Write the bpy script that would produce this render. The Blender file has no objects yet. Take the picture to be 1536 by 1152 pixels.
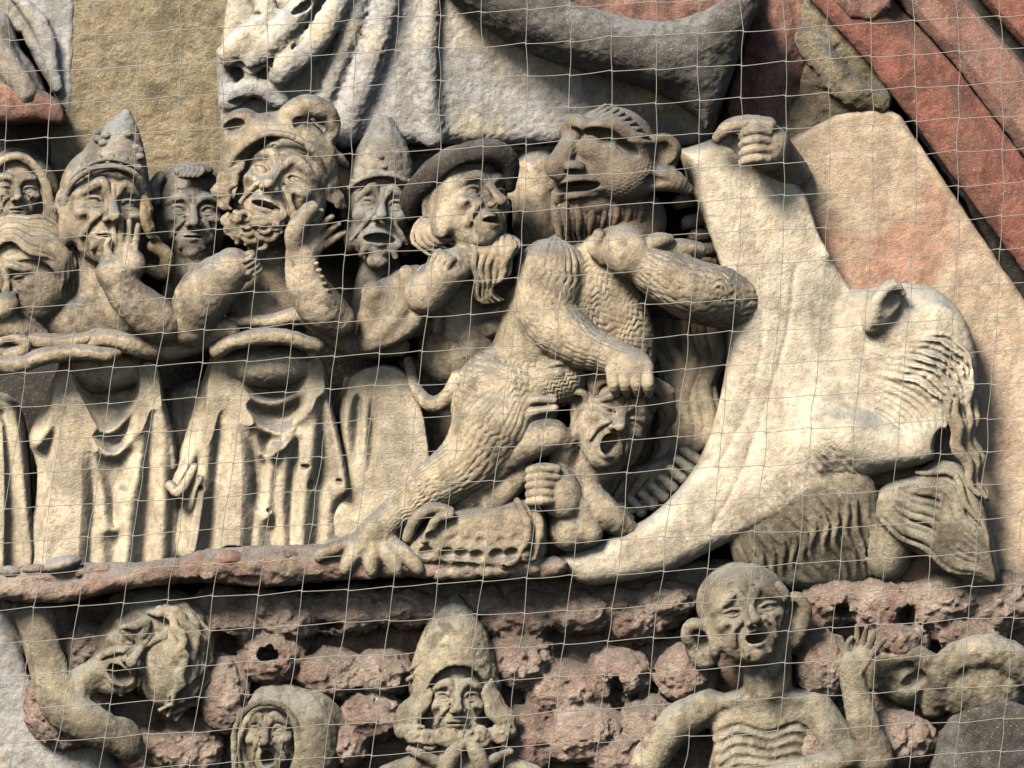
import bpy, math, random
import numpy as np
from concurrent.futures import ThreadPoolExecutor
random.seed(7)
S = 0.0012                       # metres of stone per modelling unit
sc = bpy.context.scene
# ---------------------------------------------------------------- camera, sky, sun, exposure
DIST = 26.0
cam = bpy.data.objects.new('camera', bpy.data.cameras.new('camera'))
sc.collection.objects.link(cam); sc.camera = cam
cam.location = (0, -DIST, 0); cam.rotation_euler = (math.radians(90), 0, 0)
cam.data.sensor_width = 36; cam.data.lens = 36*(DIST-0.08)/(1536*S)
cam.data.clip_end = 400
SUN_EL, SUN_AZ = math.radians(43), math.radians(-36)     # azimuth measured from the wall's normal, to the left
w = bpy.data.worlds.new('World'); sc.world = w; w.use_nodes = True
nt = w.node_tree; bg = nt.nodes['Background']
sky = nt.nodes.new('ShaderNodeTexSky'); sky.sky_type = 'NISHITA'; sky.sun_disc = False
sky.sun_elevation = SUN_EL; sky.sun_rotation = math.pi + SUN_AZ*-1
nt.links.new(sky.outputs[0], bg.inputs[0]); bg.inputs[1].default_value = 0.06
ld = bpy.data.lights.new('sun', 'SUN'); ld.energy = 5.0; ld.angle = math.radians(20); ld.color = (1.0, .93, .82)
sun = bpy.data.objects.new('sun', ld); sc.collection.objects.link(sun)
from mathutils import Vector
_d = Vector((math.sin(SUN_AZ)*math.cos(SUN_EL), -math.cos(SUN_AZ)*math.cos(SUN_EL), math.sin(SUN_EL)))
sun.rotation_euler = _d.to_track_quat('Z', 'Y').to_euler()
vs = sc.view_settings; vs.view_transform = 'Standard'; vs.look = 'None'; vs.gamma = 1; vs.use_curve_mapping = False
vs.exposure = 1.6
sc.cycles.max_bounces = 4; sc.cycles.diffuse_bounces = 0

# ---------------------------------------------------------------- clay: distance-field sculpting
_rng = np.random.default_rng(3)
_LAT = _rng.random((64, 64, 64), dtype=np.float32)
def noise(X, Y, Z, wl, seed=0):
    """smooth value noise in -1..1"""
    o = seed*7.31
    X, Y, Z = np.broadcast_arrays(X/wl+o+100, Y/wl+o*1.7+100, Z/wl+o*.6+100)
    xi, yi, zi = (np.floor(a).astype(np.int32) for a in (X, Y, Z))
    fx, fy, fz = X-xi, Y-yi, Z-zi
    fx, fy, fz = (f*f*(3-2*f) for f in (fx, fy, fz))
    xi &= 63; yi &= 63; zi &= 63
    x1, y1, z1 = (xi+1) & 63, (yi+1) & 63, (zi+1) & 63
    L = _LAT
    a = L[xi, yi, zi]*(1-fx)+L[x1, yi, zi]*fx; b = L[xi, y1, zi]*(1-fx)+L[x1, y1, zi]*fx
    c = L[xi, yi, z1]*(1-fx)+L[x1, yi, z1]*fx; d = L[xi, y1, z1]*(1-fx)+L[x1, y1, z1]*fx
    return ((a*(1-fy)+b*fy)*(1-fz)+(c*(1-fy)+d*fy)*fz)*2-1
def fbm(X, Y, Z, wl, seed=0, n=3):
    s = 0; a = 1
    for i in range(n):
        s = s+a*noise(X, Y, Z, wl/(2.1**i), seed+i); a *= .5
    return s
def rot(yaw=0, pitch=0, roll=0):
    y, p, r = (math.radians(a) for a in (yaw, pitch, roll))
    Rp = np.array([[1, 0, 0], [0, math.cos(p), -math.sin(p)], [0, math.sin(p), math.cos(p)]])
    Ry = np.array([[math.cos(y), 0, math.sin(y)], [0, 1, 0], [-math.sin(y), 0, math.cos(y)]])
    Rr = np.array([[math.cos(r), -math.sin(r), 0], [math.sin(r), math.cos(r), 0], [0, 0, 1]])
    return Rr @ Ry @ Rp
def spline(P, n=4):
    P = np.asarray(P, float)
    if len(P) < 3: return P
    Q = np.vstack([2*P[0]-P[1], P, 2*P[-1]-P[-2]]); out = []
    for i in range(1, len(Q)-2):
        for t in np.arange(n)/n:
            a, b, c, d = Q[i-1], Q[i], Q[i+1], Q[i+2]
            out.append(.5*((2*b)+(-a+c)*t+(2*a-5*b+4*c-d)*t*t+(-a+3*b-3*c+d)*t**3))
    out.append(P[-1]); return np.array(out)

def folds(F, base=0.0):
    """height of crisp cloth folds: (points, width, height) ridges; negative heights are furrows"""
    F = [(spline([(*p, 0) for p in P], 4)[:, :2], w_*(1.2 if h_ > 0 else 1.5), h_*(1.05 if h_ > 0 else .62)) for P, w_, h_ in F]
    def fn(x, y, d=None):
        z = base+0*x
        for P, w_, h_ in F:
            best = np.full(x.shape, 1e9)
            for a, b in zip(P[:-1], P[1:]):
                e = b-a; t = np.clip(((x-a[0])*e[0]+(y-a[1])*e[1])/(e @ e+1e-9), 0, 1)
                best = np.minimum(best, (x-a[0]-t*e[0])**2+(y-a[1]-t*e[1])**2)
            z = z+(h_*np.exp(-best/(w_*1.15)**2) if h_ > 0 else h_*np.exp(-(np.sqrt(best+6)-2.4)/w_))
        return z
    return fn

class Clay:
    def __init__(s, h=2.0, clip=None, grain=.55, gwl=8, seed=0):
        s.h = h; s.ops = []; s.grain = grain; s.gwl = gwl; s.seed = seed
        s.lo = np.array([1e9]*3); s.hi = -s.lo
        s.clip = clip or ((-30, -30, -150), (1566, 1182, 400))
        s.T = None
    def frame(s, origin=None, R=None, sc_=1.0):
        s.T = None if origin is None else (np.asarray(origin, float), np.eye(3) if R is None else R, sc_)
    def _p(s, P):
        P = np.asarray(P, float)
        if s.T is None: return P
        o, R, k = s.T
        return o+(P*k) @ R.T
    def _s(s, v): return np.asarray(v, float)*(1 if s.T is None else s.T[2])
    def _add(s, lo, hi, fn, k, cut):
        if not cut:
            s.lo = np.minimum(s.lo, lo-3); s.hi = np.maximum(s.hi, hi+3)
        s.ops.append((lo-k-3*s.h, hi+k+3*s.h, fn, max(k, 1e-3), cut))
    def e(s, c, r, R=None, k=4, cut=False, tex=None):
        """ellipsoid; R = rotation or (yaw, pitch, roll)"""
        if isinstance(R, tuple): R = rot(*R)
        c = s._p(c); r = s._s(r)*np.ones(3); k = float(s._s(k))
        R = np.eye(3) if R is None else R
        if s.T is not None: R = s.T[1] @ R
        ext = np.sqrt(((R*r)**2).sum(1))
        def fn(X, Y, Z):
            x, y, z = X-c[0], Y-c[1], Z-c[2]
            a = x*R[0, 0]+y*R[1, 0]+z*R[2, 0]; b = x*R[0, 1]+y*R[1, 1]+z*R[2, 1]; d = x*R[0, 2]+y*R[1, 2]+z*R[2, 2]
            k0 = np.sqrt((a/r[0])**2+(b/r[1])**2+(d/r[2])**2)
            k1 = np.sqrt((a/r[0]**2)**2+(b/r[1]**2)**2+(d/r[2]**2)**2)+1e-6
            f = k0*(k0-1)/k1
            if tex: f = f-tex(a, b, d)
            return f
        s._add(c-ext, c+ext, fn, k, cut); return s
    def t(s, P, r, k=4, cut=False, tex=None, n=4, flat=1.0):
        """tapered tube through points; flat>1 flattens it in depth"""
        P = s._p(P); r = s._s(r)*np.ones(len(P)); k = float(s._s(k))
        Q = spline(np.column_stack([P, r]), n); P, r = Q[:, :3], np.maximum(Q[:, 3], .3)
        L = np.concatenate([[0], np.cumsum(np.linalg.norm(np.diff(P, axis=0), axis=1))])
        m = r.max()
        pad = k+3*s.h+2
        def fn(X, Y, Z):
            shp = np.broadcast_shapes(X.shape, Y.shape, Z.shape)
            F = np.full(shp, 1e3, np.float32)
            x0, y0, z0 = X[0, 0, 0], Y[0, 0, 0], Z[0, 0, 0]; h = s.h
            for i in range(len(P)-1):
                rr = max(r[i], r[i+1])+pad
                lo = np.minimum(P[i], P[i+1])-rr; hi = np.maximum(P[i], P[i+1])+rr
                sl = []
                for a, o in enumerate((x0, y0, z0)):
                    i0 = max(0, int((lo[a]-o)/h)); i1 = min(shp[a], int((hi[a]-o)/h)+2); sl.append((i0, i1))
                if any(b <= a for a, b in sl): continue
                (a0, a1), (b0, b1), (c0, c1) = sl
                x = X[a0:a1]-P[i][0]; y = Y[:, b0:b1]-P[i][1]; z = (Z[:, :, c0:c1]-P[i][2])*flat
                d = P[i+1]-P[i]; d = d*np.array([1, 1, flat]); q = float(d @ d)+1e-9
                tt = np.clip((x*d[0]+y*d[1]+z*d[2])/q, 0, 1)
                ex, ey, ez = x-tt*d[0], y-tt*d[1], z-tt*d[2]
                f = np.sqrt(ex*ex+ey*ey+ez*ez)-(r[i]+tt*(r[i+1]-r[i]))
                if tex:
                    ax = d/math.sqrt(q); nx = np.array([ax[1], -ax[0], 0]); nx = nx/(np.linalg.norm(nx)+1e-6)
                    bz = np.cross(ax, nx)
                    th = np.arctan2(ex*nx[0]+ey*nx[1], ex*bz[0]+ey*bz[1]+ez*bz[2])
                    f = f-tex(L[i]+tt*(L[i+1]-L[i]), th*m, th)
                v = F[a0:a1, b0:b1, c0:c1]; np.minimum(v, f, out=v)
            return F
        s._add((P-r[:, None]).min(0), (P+r[:, None]).max(0), fn, k, cut); return s
    def locks(s, A, B, n, r, amp=0, wl=40, k=1.5, jit=0, ph=.7, cut=False, taper=.5, seed=1, zamp=0, zf=None):
        """n strands interpolated between guide curves A and B"""
        if zf is not None: A = [(*p[:2], 0) for p in A]; B = [(*p[:2], 0) for p in B]
        A = spline(A, 4); B = spline(B, 4)
        m = max(len(A), len(B)); u = np.linspace(0, 1, m)
        rs = lambda C: np.column_stack([np.interp(u, np.linspace(0, 1, len(C)), C[:, j]) for j in range(3)])
        A, B = rs(A), rs(B); rg = np.random.default_rng(seed)
        for i in range(n):
            t = (i/(n-1) if n > 1 else .5)
            P = A*(1-t)+B*t
            L = np.concatenate([[0], np.cumsum(np.linalg.norm(np.diff(P, axis=0), axis=1))])
            T_ = np.gradient(P, axis=0); N = np.column_stack([-T_[:, 1], T_[:, 0], 0*L]); N /= np.linalg.norm(N, axis=1)[:, None]+1e-6
            P = P+N*(amp*np.sin(2*math.pi*L/wl+ph*i)*np.minimum(1, L/(wl*.5)))[:, None]+rg.normal(0, 1, 3)*jit
            if zf is not None: P[:, 2] = zf(P[:, 0], P[:, 1])+(6*np.abs(2*u-1)**4 if cut else -5*np.abs(2*u-1)**4)
            P[:, 2] += zamp*((i % 2)*2-1)
            rr = (r if np.isscalar(r) else r[i % len(r)])*(1-(1-taper)*np.abs(2*u-.8).clip(0, 1)**2)*(1+.15*rg.normal())
            s.t(P, rr, k=k, n=1, cut=cut)
        return s
    def poly(s, pts, z0, z1, rnd=8, k=4, cut=False, bump=None, sm=True):
        """extruded outline with a rounded front edge; z1 may be a function of (X, Y)"""
        P = np.asarray(pts, float)
        if sm: P = spline(np.vstack([P, P[:1]]), 3)[:-1]
        zt = z1 if callable(z1) else (lambda X, Y: z1+0*X)
        def fn(X, Y, Z):
            x, y = X[:, :, 0], Y[:, :, 0]; x, y = np.broadcast_arrays(x, y)
            d = np.full(x.shape, 1e12); sg = np.zeros(x.shape, bool)
            for i in range(len(P)):
                a, b = P[i], P[(i+1) % len(P)]; e = b-a
                px, py = x-a[0], y-a[1]; t = np.clip((px*e[0]+py*e[1])/(e @ e+1e-9), 0, 1)
                d = np.minimum(d, (px-t*e[0])**2+(py-t*e[1])**2)
                c = (a[1] > y) != (b[1] > y)
                sg ^= c & (x < (b[0]-a[0])*(y-a[1])/(b[1]-a[1]+1e-12)+a[0])
            d = np.sqrt(d); d = np.where(sg, -d, d).astype(np.float32)
            top = zt(x, y).astype(np.float32)
            if bump is not None: top = top+bump(x, y, d)
            u = (d+rnd)[:, :, None]; v = Z-top[:, :, None]+rnd
            f = np.sqrt(np.maximum(u, 0)**2+np.maximum(v, 0)**2)+np.minimum(np.maximum(u, v), 0)-rnd
            return np.maximum(f, z0-Z)
        zz = np.max(zt(P[:, 0], P[:, 1]))+14
        s._add(np.array([*P.min(0), z0]), np.array([*P.max(0), zz]), fn, k, cut); return s
    def head(s, eye, size, yaw=0, pitch=0, roll=0, mouth=(.26, .08), mdrop=0, frown=.3, lids=.5, ears=(1, 1), gaunt=.5,
             skull=True, nose=1.0, wide=1.0, lips=1.0, mcurve=-.08, crease=1.0, earsize=1.0, neck=None):
        size = size*1.07; R = rot(yaw, pitch, roll); o = np.asarray(eye, float)-R @ np.array([0, 0, .62*size])
        D = R @ np.diag([wide, 1, 1]); s.frame(o, R, size); W = wide
        e, t = s.e, s.t
        if skull: e((0, -.22, -.12), (.72*W, .78, .78), k=.1)
        e((0, .12, .12), (.62*W, .62, .52), k=.15)
        e((0, .5+mdrop*.5, .14), (.47*W, .5, .48), k=.2)
        e((0, .86+mdrop, .38), (.2, .15, .18), k=.14)                                     # chin
        for g in (-1, 1):
            e((g*.6*W, .42+mdrop*.4, -.05), (.13, .34, .26), k=.2)
            e((g*.37*W, .24, .44), (.19, .13, .16), k=.14)                                 # cheekbone
            t([(g*.56*W, -.04, .34), (g*.4*W, -.2+frown*.12, .56), (g*.2*W, -.16-frown*.16, .66), (g*.06, -.06, .64)], [.05, .085, .09, .06], k=.07)
            e((g*.29*W, .05, .7), (.2*W, .14, .17), k=.07, cut=True)                       # socket
            e((g*.4*W, .5+mdrop*.5, .56), (.13*gaunt+.03, .2, .1*gaunt+.01), k=.12, cut=True)
            e((g*.29*W, .04, .475), (.155, .12, .135), k=.02)                              # eyeball
            t([(g*.13*W, .08, .575), (g*.22*W, -.035+.06*(1-lids), .625), (g*.36*W, -.04+.06*(1-lids), .6), (g*.46*W, .05, .48)], .032, k=.012)
            t([(g*.13*W, .08, .575), (g*.24*W, .135, .595), (g*.36*W, .125, .565), (g*.46*W, .05, .48)], .026, k=.012)
            t([(g*.15*W, .21, .6), (g*.3*W, .25, .56), (g*.42*W, .2, .47)], .022, k=.03, cut=True)
        t([(0, -.16, .62), (0, .08, .72*nose), (0, .32, .9*nose)], [.075, .07, .1], k=.06)
        for g in (-1, 1):
            e((g*.105, .36, .72*nose+.03), (.075, .07, .1), k=.04)
            e((g*.06, .43, .82*nose), (.035, .04, .07), k=.02, cut=True)
        mw, mh = mouth; my = .6+mdrop*.45
        mc = mcurve
        up = [(-mw, my-mc*1.35, .5), (-mw*.5, my-mh*.7, .62), (0, my-mh-.0, .67), (mw*.5, my-mh*.7, .62), (mw, my-mc*1.35, .5)]
        dn = [(-mw, my-mc*1.35, .5), (-mw*.55, my+mh*.8, .59), (0, my+mh, .63), (mw*.55, my+mh*.8, .59), (mw, my-mc*1.35, .5)]
        e((0, my, .52), (mw+.14, mh+.16, .12), k=.12)
        t(up, [.04, .055, .06, .055, .04], k=.04); t(dn, [.04, .06, .07, .06, .04], k=.04)
        e((0, my, .62), (max(.02, mw-.02), max(.018, mh-.012), .3), k=.025, cut=True)
        if crease > 0:
            for g in (-1, 1):
                t([(g*.13, .3, .72), (g*.25*W, .42, .62), (g*(mw+.12), my+.02, .5), (g*(mw+.08), my+.2, .44)], .026*crease, k=.05, cut=True)
                t([(g*(.21)*W, .28, .66), (g*.34*W, .42, .58), (g*(mw+.2), my+.02, .42)], .022*crease, k=.1)
        if frown > .1:
            for g in (-1, 1): t([(g*.05, -.26, .68), (g*.04, -.08, .72)], .014, k=.03, cut=True)
            for j in range(2 if frown > .25 else 1): t([(-.3, -.36-.12*j, .54), (0, -.32-.12*j-.05*frown, .68), (.3, -.36-.12*j, .54)], .016, k=.04, cut=True)
        for g, on in zip((-1, 1), ears):
            if not on: continue
            q = earsize; x = g*.7*W
            e((x+g*.02, .12, -.08), (.07, .24*q, .15*q), k=.06)
            t([(x, .0, .06), (x+g*.08, -.2*q, .04), (x+g*.15*q, -.24*q, -.1), (x+g*.16*q, -.02, -.16), (x+g*.1, .2*q, -.08), (x+g*.03, .34*q, .02)], [.04, .045, .05, .05, .045, .06], k=.03)
            e((x+g*.14*q, .0, .0), (.07*q, .14*q, .1), k=.03, cut=True)
        s.frame(); s.hR, s.ho, s.hs = R, o, size
        return s
    def on_head(s, sc_=None): s.frame(s.ho, s.hR, sc_ or s.hs); return s
    def finger(s, P, r, k=2.0): return s.t(P, r, k=k, n=3)
    def field(s):
        h = s.h; lo = np.maximum(s.lo, s.clip[0]); hi = np.minimum(s.hi, s.clip[1])
        n = np.ceil((hi-lo)/h).astype(int)+1
        X = (lo[0]+np.arange(n[0])*h).astype(np.float32); Y = (lo[1]+np.arange(n[1])*h).astype(np.float32); Z = (lo[2]+np.arange(n[2])*h).astype(np.float32)
        F = np.full(n, 1e3, np.float32)
        for l, u, fn, k, cut in s.ops:
            i0 = np.maximum(0, np.floor((l-lo)/h).astype(int)); i1 = np.minimum(n, np.ceil((u-lo)/h).astype(int)+1)
            if (i1 <= i0).any(): continue
            a, b, c = (slice(i0[j], i1[j]) for j in range(3))
            f = fn(X[a][:, None, None], Y[b][None, :, None], Z[c][None, None, :]).astype(np.float32)
            v = F[a, b, c]
            if cut: f = -f; q = np.clip(.5+.5*(f-v)/k, 0, 1); v[...] = v*(1-q)+f*q+k*q*(1-q)
            else: q = np.clip(.5+.5*(v-f)/k, 0, 1); v[...] = v*(1-q)+f*q-k*q*(1-q)
        if s.grain:
            ix, iy, iz = np.nonzero(np.abs(F) < 5+2*s.grain)
            F[ix, iy, iz] += (s.grain*fbm(X[ix], Y[iy], Z[iz], s.gwl, s.seed)).astype(np.float32)
        for sl in ((0,), (-1,)): F[sl[0], :, :] = np.maximum(F[sl[0], :, :], .5); F[:, sl[0], :] = np.maximum(F[:, sl[0], :], .5); F[:, :, sl[0]] = np.maximum(F[:, :, sl[0]], .5)
        return nets(F, lo, h)

def nets(F, lo, h):
    """naive surface nets -> vertices (modelling units), quads"""
    neg = F < 0
    c = np.zeros(tuple(np.array(F.shape)-1), np.uint8)
    for i in (0, 1):
        for j in (0, 1):
            for k in (0, 1): c += neg[i:F.shape[0]-1+i, j:F.shape[1]-1+j, k:F.shape[2]-1+k]
    act = (c > 0) & (c < 8); idx = np.full(act.shape, -1, np.int32)
    I = np.argwhere(act); idx[act] = np.arange(len(I))
    V = np.zeros((len(I), 3), np.float32); W = np.zeros(len(I), np.float32)
    g = {}
    for i in (0, 1):
        for j in (0, 1):
            for k in (0, 1): g[i, j, k] = F[I[:, 0]+i, I[:, 1]+j, I[:, 2]+k]
    for ax in range(3):
        for a in (0, 1):
            for b in (0, 1):
                p = [0, 0, 0]; o = [x for x in range(3) if x != ax]; p[o[0]], p[o[1]] = a, b
                q = list(p); q[ax] = 1; f0, f1 = g[tuple(p)], g[tuple(q)]
                m = (f0 < 0) != (f1 < 0); t = np.where(m, f0/(f0-f1+1e-12*(f0 == f1)), 0)
                for d in range(3): V[:, d] += np.where(m, (t if d == ax else p[d]), 0)
                W += m
    V = V/W[:, None]+I; V = V*h+lo
    quads = []
    for ax in range(3):
        o = [x for x in range(3) if x != ax]
        n0 = neg; sl0 = [slice(None)]*3; sl1 = [slice(None)]*3
        sl0[ax] = slice(0, -1); sl1[ax] = slice(1, None)
        for d in o: sl0[d] = slice(1, -1); sl1[d] = slice(1, -1)
        A_, B_ = n0[tuple(sl0)], n0[tuple(sl1)]
        E = np.argwhere(A_ != B_); 
        if not len(E): continue
        inside = A_[A_ != B_]
        E[:, o[0]] += 1; E[:, o[1]] += 1
        def at(da, db):
            Q = E.copy(); Q[:, o[0]] -= da; Q[:, o[1]] -= db; return idx[Q[:, 0], Q[:, 1], Q[:, 2]]
        q = np.column_stack([at(0, 0), at(1, 0), at(1, 1), at(0, 1)])
        flip = inside ^ (ax == 1)
        q[flip] = q[flip][:, ::-1]; quads.append(q)
    return V, np.vstack(quads)

def W3(x, y, z): return ((x-768)*S, -z*S, (576-y)*S)
JOBS = []       # (object, clay, base)
def link_mesh(name, V, Q, mat, base=(0, 0, 0), smooth=True):
    me = bpy.data.meshes.new(name)
    P = np.column_stack([(V[:, 0]-768)*S-base[0], -V[:, 2]*S-base[1], (576-V[:, 1])*S-base[2]]).astype(np.float32)
    me.vertices.add(len(P)); me.vertices.foreach_set('co', P.ravel())
    me.loops.add(Q.size); me.loops.foreach_set('vertex_index', Q.astype(np.int32).ravel())
    me.polygons.add(len(Q)); me.polygons.foreach_set('loop_start', np.arange(0, Q.size, 4, dtype=np.int32))
    me.update(calc_edges=True)
    if smooth: me.polygons.foreach_set('use_smooth', np.ones(len(Q), bool))
    me.materials.append(mat); o = bpy.data.objects.new(name, me); sc.collection.objects.link(o); return o
PEND = []
def thing(name, label, cat, base, group=None):
    o = bpy.data.objects.new(name, None); sc.collection.objects.link(o); o.location = W3(*base); o.empty_display_size = .02
    o['label'] = label; o['category'] = cat
    if group: o['group'] = group
    return o
def part(name, clay, mat, parent, label=None): PEND.append((name, clay, mat, parent, label, None))
def solo(name, clay, mat, label, cat, group=None, kind=None): PEND.append((name, clay, mat, None, label, (cat, group, kind)))
def flush():
    with ThreadPoolExecutor(4) as ex: R = list(ex.map(lambda p: p[1].field(), PEND))
    for (name, clay, mat, par, label, tag), (V, Q) in zip(PEND, R):
        if par is not None:
            o = link_mesh(name, V, Q, mat, tuple(par.location)); o.parent = par
            if label: o['label'] = label
        else:
            b = W3(float(V[:, 0].mean()), float(V[:, 1].max()), 0)
            o = link_mesh(name, V, Q, mat, b); o.location = b
            if tag[2]: o['kind'] = tag[2]
            else:
                o['label'] = label; o['category'] = tag[0]
            if tag[1]: o['group'] = tag[1]
    PEND.clear()

# ---------------------------------------------------------------- stone materials
ALB = .72       # overall reflectance of the weathered stone
def stone(name, base, alt, dust=(.135, .135, .13), dusty=.85, stain=None, stain_amt=.0, speck=.35, bump=.5, scale=1.0, alt_amt=.5, seed=0, crust=.25, coarse=0, zstain=None):
    base = tuple(v*ALB*t for v, t in zip(base, (1, .985, 1.02))); alt = tuple(v*ALB for v in alt); dust = tuple(v*ALB*1.05 for v in dust); stain = stain and tuple(v*ALB for v in stain)
    m = bpy.data.materials.new(name); m.use_nodes = True; N = m.node_tree.nodes; L = m.node_tree.links
    b = N['Principled BSDF']; b.inputs['Roughness'].default_value = .88; b.inputs['Specular IOR Level'].default_value = .25
    geo = N.new('ShaderNodeNewGeometry'); mp = N.new('ShaderNodeMapping'); mp.inputs['Location'].default_value = (seed*1.7, seed*.9, seed*2.3)
    L.new(geo.outputs['Position'], mp.inputs['Vector'])
    def nz(sc_, det=6, rough=.6):
        n = N.new('ShaderNodeTexNoise'); n.inputs['Scale'].default_value = sc_*scale; n.inputs['Detail'].default_value = det; n.inputs['Roughness'].default_value = rough
        L.new(mp.outputs[0], n.inputs['Vector']); return n.outputs['Fac']
    def ramp(src, a, c):
        r = N.new('ShaderNodeMapRange'); r.interpolation_type = 'SMOOTHSTEP'; r.inputs['From Min'].default_value = a; r.inputs['From Max'].default_value = c
        L.new(src, r.inputs['Value']); return r.outputs['Result']
    def mul(a, v):
        k = N.new('ShaderNodeMath'); k.operation = 'MULTIPLY'; L.new(a, k.inputs[0])
        if isinstance(v, (int, float)): k.inputs[1].default_value = v
        else: L.new(v, k.inputs[1])
        return k.outputs[0]
    def mix(c, f, col, mode='MIX'):
        x = N.new('ShaderNodeMix'); x.data_type = 'RGBA'; x.blend_type = mode
        if isinstance(f, (int, float)): x.inputs[0].default_value = f
        else: L.new(f, x.inputs[0])
        if isinstance(c, tuple): x.inputs['A'].default_value = (*c, 1)
        else: L.new(c, x.inputs['A'])
        if isinstance(col, tuple): x.inputs['B'].default_value = (*col, 1)
        else: L.new(col, x.inputs['B'])
        return x.outputs['Result']
    c = mix(base, mul(ramp(nz(7, 5), .5-.25*alt_amt, .78-.25*alt_amt), .9), alt)
    if stain: c = mix(c, mul(ramp(nz(4.2, 4, .5), .62-.3*stain_amt, .74-.3*stain_amt), .85), stain)
    c = mix(c, mul(ramp(nz(30, 6, .7), .42, .58), .6), (.66, .63, .6), 'MULTIPLY'); c = mix(c, mul(ramp(nz(55, 5, .75), .48, .62), .5), (1.35, 1.33, 1.28), 'MULTIPLY')
    if zstain:
        sz = N.new('ShaderNodeSeparateXYZ'); L.new(geo.outputs['Position'], sz.inputs[0]); c = mix(c, mul(ramp(sz.outputs['Z'], zstain[0], zstain[1]), 1.0), zstain[2])
    # weather dust lying on the upper faces
    sx = N.new('ShaderNodeSeparateXYZ'); L.new(geo.outputs['Normal'], sx.inputs[0])
    ad = N.new('ShaderNodeMath'); ad.operation = 'ADD'; L.new(sx.outputs['Z'], ad.inputs[0]); L.new(mul(nz(14, 4), .7), ad.inputs[1])
    c = mix(c, mul(ramp(ad.outputs[0], .66, 1.0), dusty), dust)
    ms = N.new('ShaderNodeMapping'); ms.inputs['Scale'].default_value = (1, 1, .16); ms.inputs['Location'].default_value = (seed*3.1, 0, seed*.37); L.new(geo.outputs['Position'], ms.inputs['Vector'])
    st = N.new('ShaderNodeTexNoise'); st.inputs['Scale'].default_value = 26; st.inputs['Detail'].default_value = 5; st.inputs['Roughness'].default_value = .65; L.new(ms.outputs[0], st.inputs['Vector'])
    c = mix(c, mul(ramp(st.outputs['Fac'], .5, .66), min(1, .25+crust)), (.4, .37, .33), 'MULTIPLY')       # rain streaks
    c = mix(c, mul(ramp(nz(6.5, 5, .6), .47, .6), min(1, .2+1.3*crust)), (.46, .44, .43), 'MULTIPLY')           # broad soot veil
    # black gypsum crust in irregular patches, fine grain and pits
    c = mix(c, mul(ramp(nz(15, 9, .75), .53, .64), min(1, crust*1.8)), (.05, .043, .034)); c = mix(c, mul(ramp(nz(120, 6, .8), .56, .66), min(1, .3+crust)), (.09, .075, .055))
    g = nz(420, 3, .7); c = mix(c, mul(ramp(g, .56, .7), speck), (.09, .07, .05)); c = mix(c, mul(ramp(nz(350, 2), .6, .74), speck*.7), (.75, .68, .52))
    L.new(c, b.inputs['Base Color'])
    hsum = N.new('ShaderNodeMath'); hsum.operation = 'ADD'; L.new(mul(g, 1.0), hsum.inputs[0]); L.new(mul(nz(120, 7, .75), 2.6+coarse*3), hsum.inputs[1])
    bp = N.new('ShaderNodeBump'); bp.inputs['Strength'].default_value = min(1, bump+.12); bp.inputs['Distance'].default_value = .0034
    L.new(hsum.outputs[0], bp.inputs['Height']); L.new(bp.outputs[0], b.inputs['Normal'])
    return m
OCHRE = (.42, .34, .225); OCHRE2 = (.3, .25, .175)
M = dict(
    warm=stone('warm_sandstone', OCHRE, OCHRE2, seed=1),
    warmdark=stone('browned_sandstone', (.3, .23, .13), (.2, .155, .095), seed=2, crust=.4),
    skin=stone('pale_sandstone', (.45, .37, .25), (.29, .24, .17), seed=3, crust=.42),
    robe=stone('robe_sandstone', (.56, .475, .325), (.41, .35, .26), seed=4, crust=.12, dusty=.75),
    slate=stone('slate_grey_stone', (.34, .3, .23), (.22, .205, .17), dust=(.17, .18, .19), seed=5, crust=.3),
    mossy=stone('mossy_sandstone', (.34, .29, .195), (.22, .19, .135), dust=(.2, .195, .165), seed=6, crust=.4, coarse=.3),
    grey=stone('pale_grey_stone', (.38, .365, .33), (.3, .295, .28), dust=(.33, .34, .35), seed=7, crust=.12, stain=(.52, .45, .32), stain_amt=.5),
    jaw=stone('smooth_ivory_stone', (.58, .5, .36), (.45, .4, .31), dust=(.22, .22, .2), seed=8, crust=.08),
    rock=stone('pitted_red_rock', (.68, .54, .42), (.46, .3, .23), seed=9, crust=.2, coarse=1.2, alt_amt=.5, bump=1.0, scale=1.5, dust=(.25, .23, .2), dusty=.6),
    slab=stone('tooled_beige_stone', (.5, .385, .26), (.45, .36, .25), stain=(.42, .23, .155), stain_amt=.45, seed=10, crust=.03, dusty=.3),
    red=stone('red_sandstone', (.27, .1, .07), (.17, .08, .055), seed=11, crust=.25, dusty=.5, dust=(.16, .1, .08), coarse=.3),
    rose=stone('rose_sandstone', (.29, .15, .11), (.22, .13, .1), seed=12, crust=.3, dusty=.4, coarse=.5),
    wall=stone('coarse_ochre_stone', (.46, .375, .225), (.33, .28, .18), seed=13, crust=.15, dusty=.3, coarse=1.0, bump=.9, speck=.6),
    black=stone('black_hat_and_shade_stone', (.04, .035, .03), (.06, .05, .04), seed=14, crust=.5, dust=(.07, .065, .06), speck=.15),  # own black of the hat; on the recess walls it paints in shade
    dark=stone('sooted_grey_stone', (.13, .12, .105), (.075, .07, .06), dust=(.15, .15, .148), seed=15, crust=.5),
    fur=stone('devil_sandstone', (.46, .38, .25), (.33, .275, .19), seed=17, crust=.25, zstain=(.24, .31, (.15, .115, .08))),
    devil=stone('reddish_brown_stone', (.21, .16, .11), (.15, .12, .085), stain=(.24, .12, .09), stain_amt=.15, seed=16, crust=.35),
)
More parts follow.
